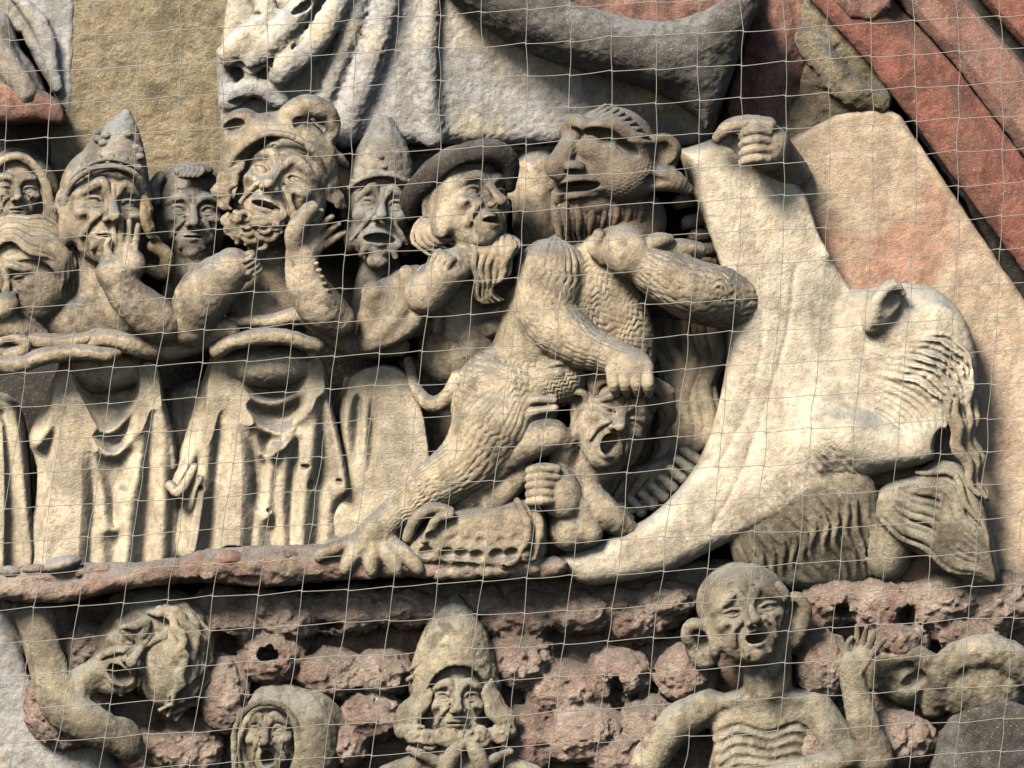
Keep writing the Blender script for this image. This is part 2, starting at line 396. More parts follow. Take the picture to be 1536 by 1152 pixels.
# ---------------------------------------------------------------- shared shapes
def hand(c, wrist, R, size, thumb=1, curl=.3, spread=.12, lens=(.78, .95, 1.0, .86), ftip=None):
    """open hand: wrist at the origin, fingers towards local -y, palm side +z"""
    if isinstance(R, tuple): R = rot(*R)
    c.frame(wrist, R, size); g = thumb
    c.e((0, -.5, 0), (.42, .56, .2), k=.15); c.e((0, -.05, 0), (.3, .25, .2), k=.2)
    for i in range(4):
        x = g*(-.33+.22*i); L = lens[i]; sx = g*spread*(i-1.5); cu = curl*(1+.25*((i*7) % 3-1))
        P = [(x, -.8, 0), (x+sx*.4, -1.0-.1*L, .02), (x+sx*.8, -1.0-.5*L, .3*cu*L+.02), (x+sx*1.1, -1.0-.8*L*(1-.25*cu), .75*cu*L)]
        c.t(P, [.13, .12, .11, .085], k=.03, n=3)
        c.e(P[1], .125, k=.04)
    c.t([(g*.25, -.2, .05), (g*.52, -.5, .12), (g*.62, -.85, .2), (g*.55, -1.08, .28)], [.17, .15, .12, .1], k=.06)
    c.frame()
def fist(c, ctr, R, size, g=1):
    if isinstance(R, tuple): R = rot(*R)
    c.frame(ctr, R, size); c.e((0, .1, 0), (.5, .5, .34), k=.12)
    for i in range(4):
        x = -.39+.26*i
        c.t([(x, -.25, .05), (x, -.5, .2), (x, -.42, .5), (x, -.05, .55), (x, .12, .38)], [.15, .15, .135, .125, .1], k=.035, n=3)
    c.t([(g*.5, .35, .1), (g*.5, .12, .42), (g*.15, .05, .66)], [.17, .15, .12], k=.06); c.frame()
def furT(A=2.2, lu=8, lv=20, w=3.2, ph=0):
    lu, lv, w = lu*1.15, lv*1.3, w*1.35
    def f(v, u, th):
        q = 1.8*np.sin(v/17.+u/13.)+1.4*np.sin(u/7.-v/29.)
        return 1.3*A*(.75+.35*np.sin(v/19.+1.7*np.sin(u/15.)))*(1.25*np.sqrt(np.abs(np.sin(math.pi*(u+q+w*np.sin(2*math.pi*(v+q)/lv+ph))/lu)))-.9)
    return f
def furE(A=2.0, ly=10, lx=15, w=3, sx=0.0):
    def f(a, b, d):
        q = 2.4*np.sin(a/16.+b/21.)+1.9*np.sin(b/9.-a/23.)+1.2*np.sin(a/6.+d/9.)
        return 1.35*A*(.7+.45*np.sin(a/13.+1.9*np.sin(b/17.)))*(1.25*np.sqrt(np.abs(np.sin(math.pi*(b+sx*a+q+w*np.sin(2*math.pi*(a-sx*b+1.5*q)/lx))/ly)))-.9)
    return f
def robe(c, pts):
    for P, r in pts: c.t(P, np.asarray(r)*1.08, k=11)
def cloth(c, outline, F, h, z0=-60, rnd=20): c.poly(outline, z0, h, rnd=rnd, k=6, bump=folds(F))
H = 1.5   # clay resolution of the nearer carvings

# ---------------------------------------------------------------- paved square far below the portal
me = bpy.data.meshes.new('ground'); me.from_pydata([(-90, -150, -9), (90, -150, -9), (90, .15, -9), (-90, .15, -9)], [], [(0, 1, 2, 3)])
me.materials.append(stone('paving', (.07, .065, .06), (.045, .043, .04), seed=40, scale=.2)); g = bpy.data.objects.new('ground', me); sc.collection.objects.link(g); g['kind'] = 'structure'

me = bpy.data.meshes.new('facade_wall'); x0, x1, y0, y1, z0, z1 = -6, 6, 0, .8, -9, 4
me.from_pydata([(x, y, z) for x in (x0, x1) for y in (y0, y1) for z in (z0, z1)], [], [(0, 4, 5, 1), (4, 6, 7, 5), (6, 2, 3, 7), (2, 0, 1, 3), (1, 5, 7, 3), (2, 6, 4, 0)])
me.materials.append(M['rose']); g = bpy.data.objects.new('facade_wall', me); sc.collection.objects.link(g); g.location = (0, .19, 0); g['kind'] = 'structure'

# ---------------------------------------------------------------- the wall and its mouldings
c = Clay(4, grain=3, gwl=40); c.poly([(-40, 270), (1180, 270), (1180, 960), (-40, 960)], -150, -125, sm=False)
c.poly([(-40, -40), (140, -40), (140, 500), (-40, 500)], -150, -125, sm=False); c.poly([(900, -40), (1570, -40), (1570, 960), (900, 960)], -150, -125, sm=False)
solo('recess_wall', c, M['black'], 'deep back wall coloured black as shade in the gaps behind the carved procession', 'wall')  # near-black colour deepens the shade between the figures
c = Clay(2.2, grain=1.8, gwl=12, seed=2)
c.poly([(100, -40), (345, -40), (345, 400), (95, 400), (93, 250), (97, 60)], -140, -8, rnd=6, sm=False)
solo('wall_block', c, M['wall'], 'coarse ochre stone block above the bishop with the jewelled tiara', 'stone block')
c = Clay(2.2, grain=1.5, gwl=14, seed=3)
c.poly([(330, 205), (1010, 205), (1010, 262), (880, 300), (700, 300), (330, 300)], -140, -14, rnd=6, sm=False)
c.t([(806, 258, -22), (806, 375, -18)], [40, 36], k=4); c.t([(500, 230, -10), (650, 222, -6), (840, 220, -8)], 5, k=4)
solo('wall_block', c, M['skin'], 'narrow beige wall course between grey drapery and the black hat', 'stone block')

# grey drapery of the larger figure above
c = Clay(H, grain=1.0, gwl=7, seed=4)
def grey_top(X, Y): return 42+14*np.cos((X-560)/70.)*np.exp(-((X-600)/200.)**2)-np.clip((X-720)/6, 0, 62)
c.poly([(345, -40), (760, -40), (1065, 30), (1075, 190), (1010, 222), (840, 216), (660, 216), (505, 214), (420, 200), (345, 190), (326, 140), (332, 60)], -60, grey_top, rnd=22)
for P, r in [([(545, -30, 62), (520, 60, 66), (480, 165, 60)], 15), ([(590, -30, 66), (560, 80, 70), (515, 200, 60)], [16, 20, 22]), ([(650, -30, 60), (640, 100, 62), (650, 205, 52)], [12, 16, 16]),
             ([(370, -30, 66), (400, 20, 80), (350, 75, 84), (345, 92, 74)], [14, 18, 20, 10]), ([(470, -20, 80), (430, 40, 88), (385, 85, 86), (375, 105, 74)], [16, 20, 20, 10]),
             ([(520, -20, 80), (475, 60, 88), (425, 105, 88), (420, 130, 74)], [16, 20, 20, 8]), ([(345, 150, 66), (380, 130, 72), (420, 150, 66)], 15), ([(335, 80, 50), (340, 140, 54), (345, 190, 50)], 12)]:
    c.t([(x, y, z-9) for x, y, z in P], r, k=15)
for P, r in [([(358, 98, 80), (385, 104, 84), (400, 84, 84), (424, 110, 82), (450, 60, 90)], 5), ([(455, 90, 70), (478, 135, 60)], 6), ([(500, 165, 70), (545, 60, 84), (558, 0, 84)], 4),
             ([(575, 20, 72), (572, 120, 70), (590, 185, 66)], 2.5), ([(655, 20, 70), (657, 120, 66), (680, 210, 58)], 2.5), ([(618, 40, 70), (620, 130, 66), (640, 210, 60)], 2.5)]:
    c.t(P, r, k=5, cut=True)
c.e((372, 24, 100), (24, 8, 30), (0, 0, -8), k=4, cut=True); c.e((455, 12, 100), (20, 7, 28), (0, 0, -30), k=4, cut=True); c.e((365, 154, 90), (26, 9, 34), (0, 0, 0), k=4, cut=True)
tg = thing('robed_figure', 'pale grey hem of a larger robe hanging above the crowned king', 'carved drapery', (560, 220, 0))
part('robe', c, M['grey'], tg)
c = Clay(H, grain=1.2, gwl=10, seed=5)       # dark pointed cloak end projecting over the devil
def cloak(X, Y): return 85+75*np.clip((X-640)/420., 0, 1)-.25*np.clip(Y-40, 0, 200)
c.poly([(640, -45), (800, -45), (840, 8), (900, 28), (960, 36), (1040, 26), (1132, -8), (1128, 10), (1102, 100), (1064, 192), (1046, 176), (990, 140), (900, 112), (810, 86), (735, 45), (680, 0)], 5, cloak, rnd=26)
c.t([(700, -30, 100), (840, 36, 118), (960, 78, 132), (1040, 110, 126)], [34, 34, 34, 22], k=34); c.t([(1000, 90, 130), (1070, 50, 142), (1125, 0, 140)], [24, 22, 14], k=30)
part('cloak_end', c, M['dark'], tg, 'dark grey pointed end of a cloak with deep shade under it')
c = Clay(2.2, grain=2.5, gwl=16, seed=6)
c.poly([(815, -45), (1120, -45), (1100, 10), (1000, 40), (900, 36)], -60, 60, rnd=10)
solo('wall_block', c, M['rose'], 'small rose coloured block above the dark cloak end', 'stone block')

# right hand stones
c = Clay(2.2, grain=2.2, gwl=18, seed=7)
c.poly([(1140, -45), (1235, -45), (1240, 40), (1215, 110), (1190, 200), (1085, 205), (1092, 150), (1120, 60)], -140, 4, rnd=14, sm=False)
c.t([(1160, -30, -10), (1165, 80, -2), (1140, 190, -10)], [26, 34, 26], k=20)
solo('wall_block', c, M['rose'], 'dull rose block right of the dark cloak end above the clenched hand', 'stone block')
c = Clay(2.2, grain=3.5, gwl=16, seed=8)
c.poly([(1185, -45), (1235, -45), (1305, 80), (1344, 150), (1265, 190), (1180, 232), (1168, 190), (1200, 130), (1215, 70)], -140, 12, rnd=9, sm=False)
c.t([(1215, 60, 10), (1270, 130, 18), (1320, 150, 10)], 22, k=14)
solo('wall_block', c, stone('lichen_stone', (.44, .36, .23), (.24, .2, .125), stain=(.12, .105, .05), stain_amt=.45, seed=21, coarse=1.2, bump=.9), 'blotched block with dark lichen above the beige slab', 'stone block')
c = Clay(2.0, grain=1.0, gwl=22, seed=9)
c.poly([(1178, 212), (1255, 172), (1325, 158), (1352, 172), (1400, 245), (1545, 460), (1570, 500), (1570, 900), (1290, 900), (1230, 700), (1170, 420)], -120, 26, rnd=10, sm=False)
rg = np.random.default_rng(5)
for i in range(90):
    x, y = rg.uniform(1230, 1530), rg.uniform(190, 800)
    if y < 190+(x-1300)*1.3 or (x < 1290 and y > 400): continue
    a = math.radians(rg.normal(-25, 14)); l = rg.uniform(6, 20); z = 27
    c.t([(x, y, z), (x+l*math.cos(a), y+l*math.sin(a), z+.5)], rg.uniform(1.2, 2.4), k=2, cut=True)
solo('wall_slab', c, M['slab'], 'large smooth beige slab with tool marks and pink stains behind the beast', 'stone slab')
def edge(y): return np.interp(y, [-60, 0, 87, 174, 276, 450, 600], [1166, 1216, 1296, 1363, 1438, 1568, 1680])
def moulding(u0, u1, prof, mat, label, seed):
    c = Clay(2.0, grain=1.3, gwl=16, seed=seed); ys = np.arange(-50, 520, 30)
    top = lambda X, Y: np.interp(X-edge(Y), *zip(*prof))+1.2*np.sin(Y/37.)
    c.poly([(edge(y)+u0, y) for y in ys]+[(edge(y)+u1, y) for y in ys[::-1]], -120, top, rnd=6, sm=False)
    solo('moulding', c, M[mat], label, 'moulding', 'sloping red mouldings on the right')
moulding(2, 128, [(0, 34), (20, 44), (70, 48), (92, 40), (112, 20), (128, 12)], 'red', 'broad red moulding sloping down beside the beige slab', 11)
moulding(131, 236, [(131, 18), (150, 34), (172, 58), (195, 64), (216, 54), (230, 30), (236, 16)], 'rose', 'rounded rose moulding between the broad red one and the corner', 12)
moulding(258, 420, [(258, 14), (275, 40), (300, 52), (330, 40), (420, 10)], 'red', 'dark red moulding cut by the top right corner', 13)
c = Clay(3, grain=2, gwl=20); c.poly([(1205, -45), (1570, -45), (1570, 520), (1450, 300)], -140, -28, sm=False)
solo('recess_wall', c, M['black'], 'backing strip coloured black as shade in the grooves of the red mouldings', 'wall')  # groove shade put into the strip's black colour
c = Clay(2, grain=1.2, gwl=9, seed=14); c.poly([(1290, -45), (1345, -45), (1338, 12), (1310, 34), (1275, 28), (1225, -30)], -30, 56, rnd=16, sm=False)
solo('stone_bracket', c, M['rose'], 'small rounded rose bracket at the top beside the red moulding', 'bracket')

# corbel at the far left top
c = Clay(2, grain=1.5, gwl=11, seed=15)
c.poly([(-40, 128), (40, 128), (85, 150), (96, 172), (92, 186), (60, 182), (-40, 178)], -120, 110, rnd=14)
tg = thing('corbel', 'reddish projecting corbel under a grey robe in the top left corner', 'corbel', (40, 180, 0)); part('shelf', c, M['rose'], tg)
c = Clay(2, grain=1.0, gwl=11, seed=16)
c.poly([(-40, 15), (8, 20), (28, 70), (50, 100), (72, 150), (70, 160), (-40, 142)], -100, 96, rnd=22); c.t([(-20, 30, 90), (10, 90, 100), (40, 140, 100)], [14, 18, 18], k=10)
part('robe', c, M['slate'], tg, 'grey robe end resting on the corbel')
c = Clay(2.2, grain=1.4, gwl=14, seed=17)
c.poly([(-40, -45), (110, -45), (108, 60), (104, 170), (84, 150), (55, 100), (30, 50), (-40, 20)], -140, -4, rnd=8, sm=False); c.t([(10, -20, 0), (60, 40, 8), (84, 130, 4)], [6, 14, 8], k=10)
solo('wall_block', c, M['grey'], 'pale worn block above the corbel in the top left corner', 'stone block')
c = Clay(2.2, grain=1.5, gwl=12); c.poly([(70, 170), (112, 170), (112, 420), (60, 420), (76, 262)], -140, -14, rnd=6, sm=False)
solo('wall_block', c, M['wall'], 'narrow ochre strip between the black recess and the tall tiara', 'stone block')

# ---------------------------------------------------------------- ledge under the procession
c = Clay(1.8, grain=3.2, gwl=20, seed=20)
c.poly([(-40, 858), (120, 846), (250, 842), (300, 826), (420, 818), (540, 820), (640, 836), (830, 836), (840, 862), (760, 868), (640, 862), (520, 866), (400, 880), (300, 872), (200, 880), (85, 902), (-40, 888)], -120, 112, rnd=14)
c.t([(-40, 872, 104), (90, 886, 108), (260, 852, 106), (420, 846, 106), (600, 850, 104), (830, 850, 90)], [16, 16, 15, 18, 14, 12], k=10)
for i in range(26):
    x = rg.uniform(-20, 830); c.e((x, 860+rg.normal(0, 7)-(x-100)*.02, 112), (rg.uniform(8, 22), rg.uniform(4, 9), 9), k=5)
solo('stone_ledge', c, stone('ledge_stone', (.5, .41, .3), (.4, .26, .2), dust=(.26, .24, .225), seed=22, coarse=.8, bump=.8, alt_amt=.8, crust=.25), 'reddish rough edged ledge carrying the feet of the procession', 'ledge')
c = Clay(2.2, grain=2.5, gwl=16, seed=21)
c.poly([(820, 850), (1100, 840), (1320, 850), (1500, 872), (1570, 850), (1570, 908), (-40, 912), (-40, 890), (400, 890), (600, 872)], -140, lambda X, Y: -50+66*np.clip((X-300)/400, 0, 1)+.5*np.clip(Y-870, 0, 60), rnd=16)
solo('stone_ledge', c, M['slate'], 'recessed grey course in the shade under the red ledge', 'ledge')

# ---------------------------------------------------------------- lumpy rock band of the lower row
c = Clay(2.0, grain=4.6, gwl=13, seed=25)
c.poly([(-40, 905), (1570, 905), (1570, 1190), (-40, 1190)], -150, -6, sm=False)
lumps = [(x_, 912+8*((i_*7) % 3-1), 40, 24) for i_, x_ in enumerate(range(330, 1040, 66))]+[(128, 968, 38, 32), (230, 905, 60, 22), (345, 935, 48, 30), (430, 925, 50, 32), (520, 920, 55, 30), (610, 915, 46, 26), (408, 985, 50, 38), (335, 1040, 36, 56), (500, 1010, 52, 34), (575, 1010, 44, 32), (560, 1075, 48, 34), (270, 1120, 60, 40), (520, 1120, 30, 30),
         (780, 925, 60, 30), (870, 918, 56, 30), (960, 925, 60, 36), (1000, 900, 50, 26), (850, 1040, 58, 44), (930, 1010, 46, 36), (780, 990, 50, 40), (870, 1100, 60, 40), (975, 1090, 42, 40), (930, 1130, 50, 30), (790, 1110, 40, 50), (1030, 1010, 44, 40),
         (1250, 900, 60, 34), (1330, 908, 54, 40), (1420, 900, 60, 40), (1500, 900, 60, 44), (1240, 1000, 40, 44), (1350, 960, 44, 30), (1200, 940, 44, 40), (1340, 1110, 60, 40), (1450, 950, 54, 30), (100, 1060, 60, 60), (60, 940, 40, 50), (1230, 1120, 40, 40)]
for x, y, a, b in lumps:
    z = rg.uniform(6, 26); c.e((x, y, z), (a*1.1, b*1.15, 44), (0, 0, rg.uniform(-14, 14)), k=6)
for x, y, a, b in [(402, 983, 20, 12), (340, 966, 22, 18), (1265, 915, 14, 12), (1360, 925, 14, 16), (925, 1042, 12, 22), (495, 938, 20, 8), (1010, 950, 16, 10), (690, 1000, 20, 20), (870, 965, 30, 7), (240, 1090, 30, 14)]:
    c.e((x, y, 40), (a, b, 50), k=6, cut=True)
solo('cloud_band', c, M['rock'], 'band of lumpy pitted red and yellow rock behind the lower row of figures', 'carved rock')
c = Clay(1.8, grain=2.2, gwl=14, seed=27)
c.t([(1318, 1025, 20), (1335, 990, 36), (1370, 982, 42), (1398, 1005, 36), (1405, 1040, 20)], [15, 19, 19, 18, 14], k=6)
c.t([(1400, 1060, 14), (1415, 1010, 36), (1460, 978, 46), (1510, 985, 44), (1550, 1015, 34)], [20, 24, 26, 26, 24], k=8); c.e((1470, 1030, 14), (74, 52, 48), k=8); c.e((1362, 1020, 16), (40, 40, 34), k=8); c.e((1372, 1022, 50), (20, 12, 14), (0, 0, -30), k=5, cut=True)
solo('cloud_scroll', c, M['mossy'], 'two olive coloured scroll shaped lumps right of the raised open hand', 'carved scroll')
c = Clay(1.8, grain=1.4, gwl=14, seed=28)
c.poly([(1385, 1170), (1410, 1100), (1455, 1050), (1488, 1034), (1520, 1050), (1570, 1090), (1570, 1190)], -40, lambda X, Y: 56-.0018*(X-1490)**2, rnd=26)
solo('shroud', c, M['dark'], 'grey cloth covered mound in the bottom right corner', 'carved cloth')

# ---------------------------------------------------------------- procession, left to right
# crouching head with waved hair, lower far left
t1 = thing('relief_figure', 'bowed figure with combed wavy hair burying its face at the left edge', 'carved figure', (50, 500, 0))
c = Clay(H, seed=31)
c.head((14, 416, 118), 62, yaw=-38, pitch=-18, roll=-8, frown=.8, ears=(0, 0), lids=.1, mouth=(.2, .03))
c.e((60, 430, 70), (50, 62, 60), (0, 0, 0), k=10); c.t([(-20, 470, 110), (20, 490, 110), (60, 505, 90)], [26, 24, 16], k=8)
c.e((6, 462, 132), (26, 20, 20), (0, 0, -30), k=6); c.t([(-20, 480, 100), (0, 520, 100), (30, 530, 100)], [16, 16, 14], k=5)
part('body', c, M['skin'], t1)
c = Clay(H, seed=32, grain=.3)
c.e((52, 400, 88), (60, 62, 54), k=4)
c.locks([(-20, 376, 126), (20, 362, 146), (60, 384, 146), (98, 396, 122)], [(-20, 340, 86), (30, 326, 96), (80, 334, 90), (112, 370, 80)], 9, 5.2, amp=3, wl=60, ph=.15, zamp=2, k=1)
c.locks([(98, 392, 118), (94, 420, 120), (92, 455, 104)], [(112, 372, 80), (116, 410, 84), (112, 455, 80)], 5, 5, amp=1.5, wl=40)
c.e((48, 425, 130), (40, 34, 60), k=8, cut=True)
part('hair', c, M['warm'], t1)
# hooded woman, far left
t2 = thing('relief_figure', 'hooded mourner with worn pale face at the left edge under the corbel', 'carved figure', (30, 340, 0))
c = Clay(H, seed=33)
c.head((26, 278, 66), 58, yaw=6, pitch=6, roll=2, frown=.1, ears=(0, 0), lids=.1, mouth=(.2, .02), crease=.8)
part('body', c, M['skin'], t2)
c = Clay(H, seed=34)
c.e((24, 296, 18), (66, 72, 40), k=4); c.e((26, 296, 70), (46, 58, 70), k=4, cut=True)
c.t([(-24, 300, 58), (-14, 256, 66), (26, 234, 70), (62, 262, 64), (80, 320, 50), (84, 345, 36)], [8, 7, 7, 7, 7, 7], k=4)
c.t([(60, 270, 40), (84, 330, 30)], 12, k=8)
part('hood', c, M['warm'], t2)

# bishop with tall tiara
t3 = thing('relief_figure', 'bishop in a tall jewelled tiara pressing one hand to his cheek', 'carved figure', (160, 850, 0))
c = Clay(H, seed=35)
c.head((170, 300, 138), 84, yaw=14, pitch=8, roll=6, frown=.7, lids=.55, mouth=(.25, .035), mcurve=-.16, ears=(0, 0), crease=1.5, gaunt=.9, mdrop=.05)
c.on_head(); c.e((-.66, .1, -.02), (.1, .24, .14), k=.05); c.t([(-.62, -.02, .1), (-.74, -.14, .1), (-.78, .06, .0), (-.7, .26, .02)], [.04, .05, .05, .05], k=.03); c.e((-.72, .02, .1), (.05, .1, .1), k=.03, cut=True); c.frame()
c.t([(152, 385, 70), (150, 440, 66), (152, 520, 50)], [40, 44, 70], k=14, flat=1.3); c.e((150, 478, 70), (90, 44, 46), k=16)
c.t([(195, 398, 140), (172, 410, 146)], [26, 26], k=6)
c.t([(176, 412, 146), (196, 446, 140), (235, 478, 128), (262, 496, 108)], [25, 30, 34, 26], k=6)
c.t([(90, 480, 80), (180, 540, 30)], 20, k=10)
hand(c, (190, 408, 150), (4, 4, 0), 44, thumb=-1, curl=.16, spread=.07, lens=(.75, .95, 1.2, 1.25))
for j in range(3): c.t([(112+4*j, 440+9*j, 118), (135, 437+10*j, 124), (152, 446+9*j, 122)], 1.6, k=2, cut=True)
part('body', c, M['skin'], t3)
c = Clay(H, seed=36)
c.t([(160, 296, 78), (170, 250, 86), (182, 206, 92), (190, 172, 94)], [67, 51, 29, 8], k=6)
c.e((172, 318, 142), (56, 62, 60), (14, 0, 6), k=5, cut=True)
c.t([(98, 300, 110), (118, 268, 138), (160, 250, 150), (205, 262, 140), (226, 300, 108)], 4.5, k=3); c.t([(98, 290, 108), (120, 258, 134), (162, 240, 146), (206, 252, 136), (224, 288, 106)], 3, k=2)
for x, y, z in [(130, 248, 132), (150, 238, 140), (168, 236, 142), (188, 240, 140), (208, 252, 130), (160, 204, 122), (148, 210, 118), (156, 216, 124), (192, 202, 120), (188, 180, 104), (196, 186, 102), (210, 226, 116), (212, 236, 118), (206, 222, 118), (146, 200, 116)]:
    c.e((x, y, z), (7, 5.5, 6.5), k=1.5)
c.locks([(110, 272, 112), (90, 296, 104), (80, 318, 90)], [(120, 285, 118), (100, 304, 112), (94, 322, 100)], 4, 4.5, amp=2, wl=24)
part('tiara', c, M['slate'], t3)
c = Clay(H, seed=37)
c.locks([(224, 290, 112), (228, 340, 108), (238, 380, 96)], [(214, 300, 118), (222, 345, 118), (250, 372, 84)], 4, 6, amp=1.5, wl=30)
c.t([(232, 370, 96), (250, 385, 90), (246, 410, 80), (225, 405, 80)], [11, 12, 11, 9], k=4)
part('hair', c, M['warmdark'], t3)
c = Clay(1.6, seed=38, grain=.5)
cloth(c, [(90, 545), (160, 534), (228, 540), (246, 600), (264, 670), (268, 760), (262, 852), (40, 858), (52, 760), (54, 700), (42, 655), (62, 610), (76, 575)],
 [([(92, 552), (84, 620), (58, 664)], 9, 20), ([(96, 560), (98, 640), (78, 740), (62, 850)], 11, 18), ([(112, 610), (116, 700), (106, 850)], 26, 30), ([(94, 556), (124, 620), (156, 650), (186, 632), (212, 590), (224, 552)], 8, 20),
  ([(106, 600), (136, 660), (170, 682), (200, 652), (216, 610)], 7, 15), ([(134, 668), (152, 730), (160, 786), (178, 790), (184, 740)], 7, 13), ([(224, 556), (214, 650), (196, 760), (186, 850)], 11, 24), ([(228, 556), (244, 680), (242, 850)], 13, 26),
  ([(232, 556), (258, 660), (266, 700)], 7, 14), ([(150, 800), (156, 850)], 9, 12), ([(140, 586), (165, 598), (196, 582)], 20, -34), ([(88, 620), (70, 700), (50, 840)], 7, -16), ([(134, 660), (140, 740), (134, 850)], 7, -22), ([(148, 652), (176, 656), (204, 616)], 5, -16),
  ([(200, 680), (184, 760), (172, 850)], 7, -18), ([(228, 620), (222, 740), (214, 850)], 7, -20), ([(252, 620), (258, 740), (256, 850)], 6, -14)], 52)
c.e((160, 556, 52), (66, 30, 40), k=12)
c.t([(66, 632, 66), (52, 650, 70), (46, 664, 70)], 5, k=4, cut=True); c.t([(150, 668, 78), (162, 690, 74), (168, 704, 72)], 3.5, k=3, cut=True); c.t([(118, 622, 88), (140, 652, 84), (156, 664, 82)], 3, k=3, cut=True)
c.t([(62, 712, 76), (80, 688, 92), (108, 684, 100), (130, 702, 92), (134, 800, 80)], 1.6, k=2, cut=True)
part('robe', c, M['robe'], t3)
c = Clay(H, seed=39); c.e((95, 846, 108), (30, 13, 26), (0, 0, -14), k=6); part('shoe', c, M['slate'], t3); c = Clay(H, seed=39); c.e((14, 858, 100), (20, 10, 20), k=6); part('shoe', c, M['slate'], t1)

# figure at the left edge, lower robe
c = Clay(1.8, seed=40, grain=.7)
cloth(c, [(-40, 590), (10, 592), (36, 640), (46, 760), (54, 850), (-40, 858)], [([(-16, 600), (-10, 720), (-18, 850)], 16, 22), ([(18, 606), (34, 720), (44, 848)], 9, 20), ([(4, 620), (14, 730), (14, 850)], 7, -18), ([(-2, 640), (2, 850)], 8, 14)], 44)
c.e((34, 852, 90), (20, 12, 30), k=5, cut=True)
part('robe', c, M['robe'], t1)

# bald dark head between bishop and king
t4 = thing('relief_figure', 'dark grey head with a single forelock between the bishop and the king', 'carved figure', (285, 420, 0))
c = Clay(H, seed=41)
c.head((290, 311, 62), 70, yaw=6, pitch=6, roll=2, frown=.25, ears=(0, 0), mouth=(.24, .03), mcurve=-.14, lids=.8)
c.t([(290, 380, 20), (290, 480, 0)], [34, 60], k=10)
part('body', c, M['slate'], t4)
c = Clay(1.8, seed=141, grain=.6); cloth(c, [(246, 585), (312, 575), (336, 700), (320, 846), (232, 850), (222, 700)], [([(262, 590), (266, 700), (258, 840)], 9, 18), ([(290, 585), (300, 700), (296, 840)], 9, 18)], 4, -100)
part('robe', c, M['robe'], t4)
c = Clay(H, seed=42, grain=.2); c.e((290, 256, 46), (30, 12, 22), k=4)
for i in range(5): c.t([(274+7*i, 250, 58), (276+7.2*i, 256, 70), (271+7*i, 263, 76), (267+7*i, 266, 76)], [3.5, 3.6, 3, 1.4], k=1.5)
c.t([(234, 300, 56), (230, 280, 48), (240, 264, 42)], [8, 9, 8], k=4)
part('hair', c, M['slate'], t4)

# crowned king
t5 = thing('relief_figure', 'crowned king with curly beard raising an open palm beside his tilted face', 'carved figure', (395, 835, 0))
c = Clay(H, seed=43)
c.head((420, 256, 150), 88, yaw=-16, pitch=12, roll=17, frown=.5, lids=.35, mouth=(.27, .06), mcurve=-.16, ears=(0, 0), crease=1.5, gaunt=.9, mdrop=.04)
c.t([(410, 350, 80), (414, 420, 62), (404, 470, 50)], [38, 44, 60], k=12); c.e((408, 450, 52), (76, 54, 42), k=14)
c.t([(452, 386, 150), (458, 424, 146), (480, 458, 138), (506, 480, 124)], [23, 28, 34, 28], k=6)
hand(c, (452, 388, 152), (20, 14, 44), 50, thumb=-1, curl=.45, spread=.1, lens=(.62, .72, .74, .62))
c.t([(446, 380, 156), (444, 350, 166), (462, 320, 168), (470, 312, 166)], [14, 15, 13, 10], k=5)
c.t([(286, 486, 112), (310, 440, 132), (350, 402, 146)], [36, 42, 30], k=6); fist(c, (368, 396, 146), (28, 0, 62), 34)
for i in range(8): c.e((476+4*i, 396+10*i, 172-2*i), (4.5, 3.5, 4), k=2)
for j in range(5): c.t([(382+5*j, 424, 110), (380+6*j, 440, 100)], 1.6, k=2, cut=True)
c.e((405, 462, 96), (34, 12, 8), k=6)
part('body', c, M['skin'], t5)
c = Clay(H, seed=44)
c.e((416, 240, 94), (76, 62, 62), (0, 0, 10), k=8); c.t([(350, 250, 96), (372, 205, 106), (440, 196, 110), (486, 230, 98)], [20, 26, 26, 20], k=10); c.e((419, 268, 172), (70, 70, 88), (0, 0, 14), k=5, cut=True)
c.t([(342, 262, 108), (362, 226, 140), (404, 202, 158), (452, 212, 158), (480, 244, 138), (488, 280, 112)], 5.5, k=3)
c.e((360, 184, 108), (28, 20, 20), (0, 0, -22), k=8); c.e((350, 192, 126), (20, 11, 18), (0, 0, -22), k=4, cut=True); c.e((344, 216, 96), (12, 22, 20), k=6)
c.t([(424, 192, 108), (438, 172, 118), (462, 160, 122), (488, 168, 116), (500, 188, 108), (496, 212, 102)], [15, 18, 18, 15, 12, 8], k=7, tex=lambda v, u, th: 1.4*np.sin(v/5.)*np.sin(th*2))
c.e((470, 190, 136), (18, 7, 16), (0, 0, 14), k=4, cut=True); c.e((448, 184, 130), (7, 10, 8), (0, 0, 30), k=4, cut=True)
c.t([(398, 192, 122), (400, 176, 124)], [8, 4], k=4)
for i in range(5): c.t([(438+9*i, 203+4.2*i, 166-i), (434+9*i, 210+4.2*i, 166-i)], 1.4, k=1.5, cut=True)
c.t([(486, 222, 96), (506, 236, 90), (518, 246, 80)], [10, 9, 6], k=5)
part('crown', c, M['warm'], t5)
c = Clay(H, seed=45, grain=.4)
c.locks([(352, 240, 120), (330, 268, 110), (322, 292, 100), (334, 312, 100)], [(366, 246, 134), (352, 276, 130), (342, 296, 126), (348, 314, 122)], 6, 4.5, amp=3, wl=26)
c.locks([(484, 262, 124), (488, 290, 118), (506, 312, 108)], [(500, 260, 104), (508, 290, 100), (520, 310, 92)], 5, 5, amp=2, wl=30)
rb = np.random.default_rng(11)
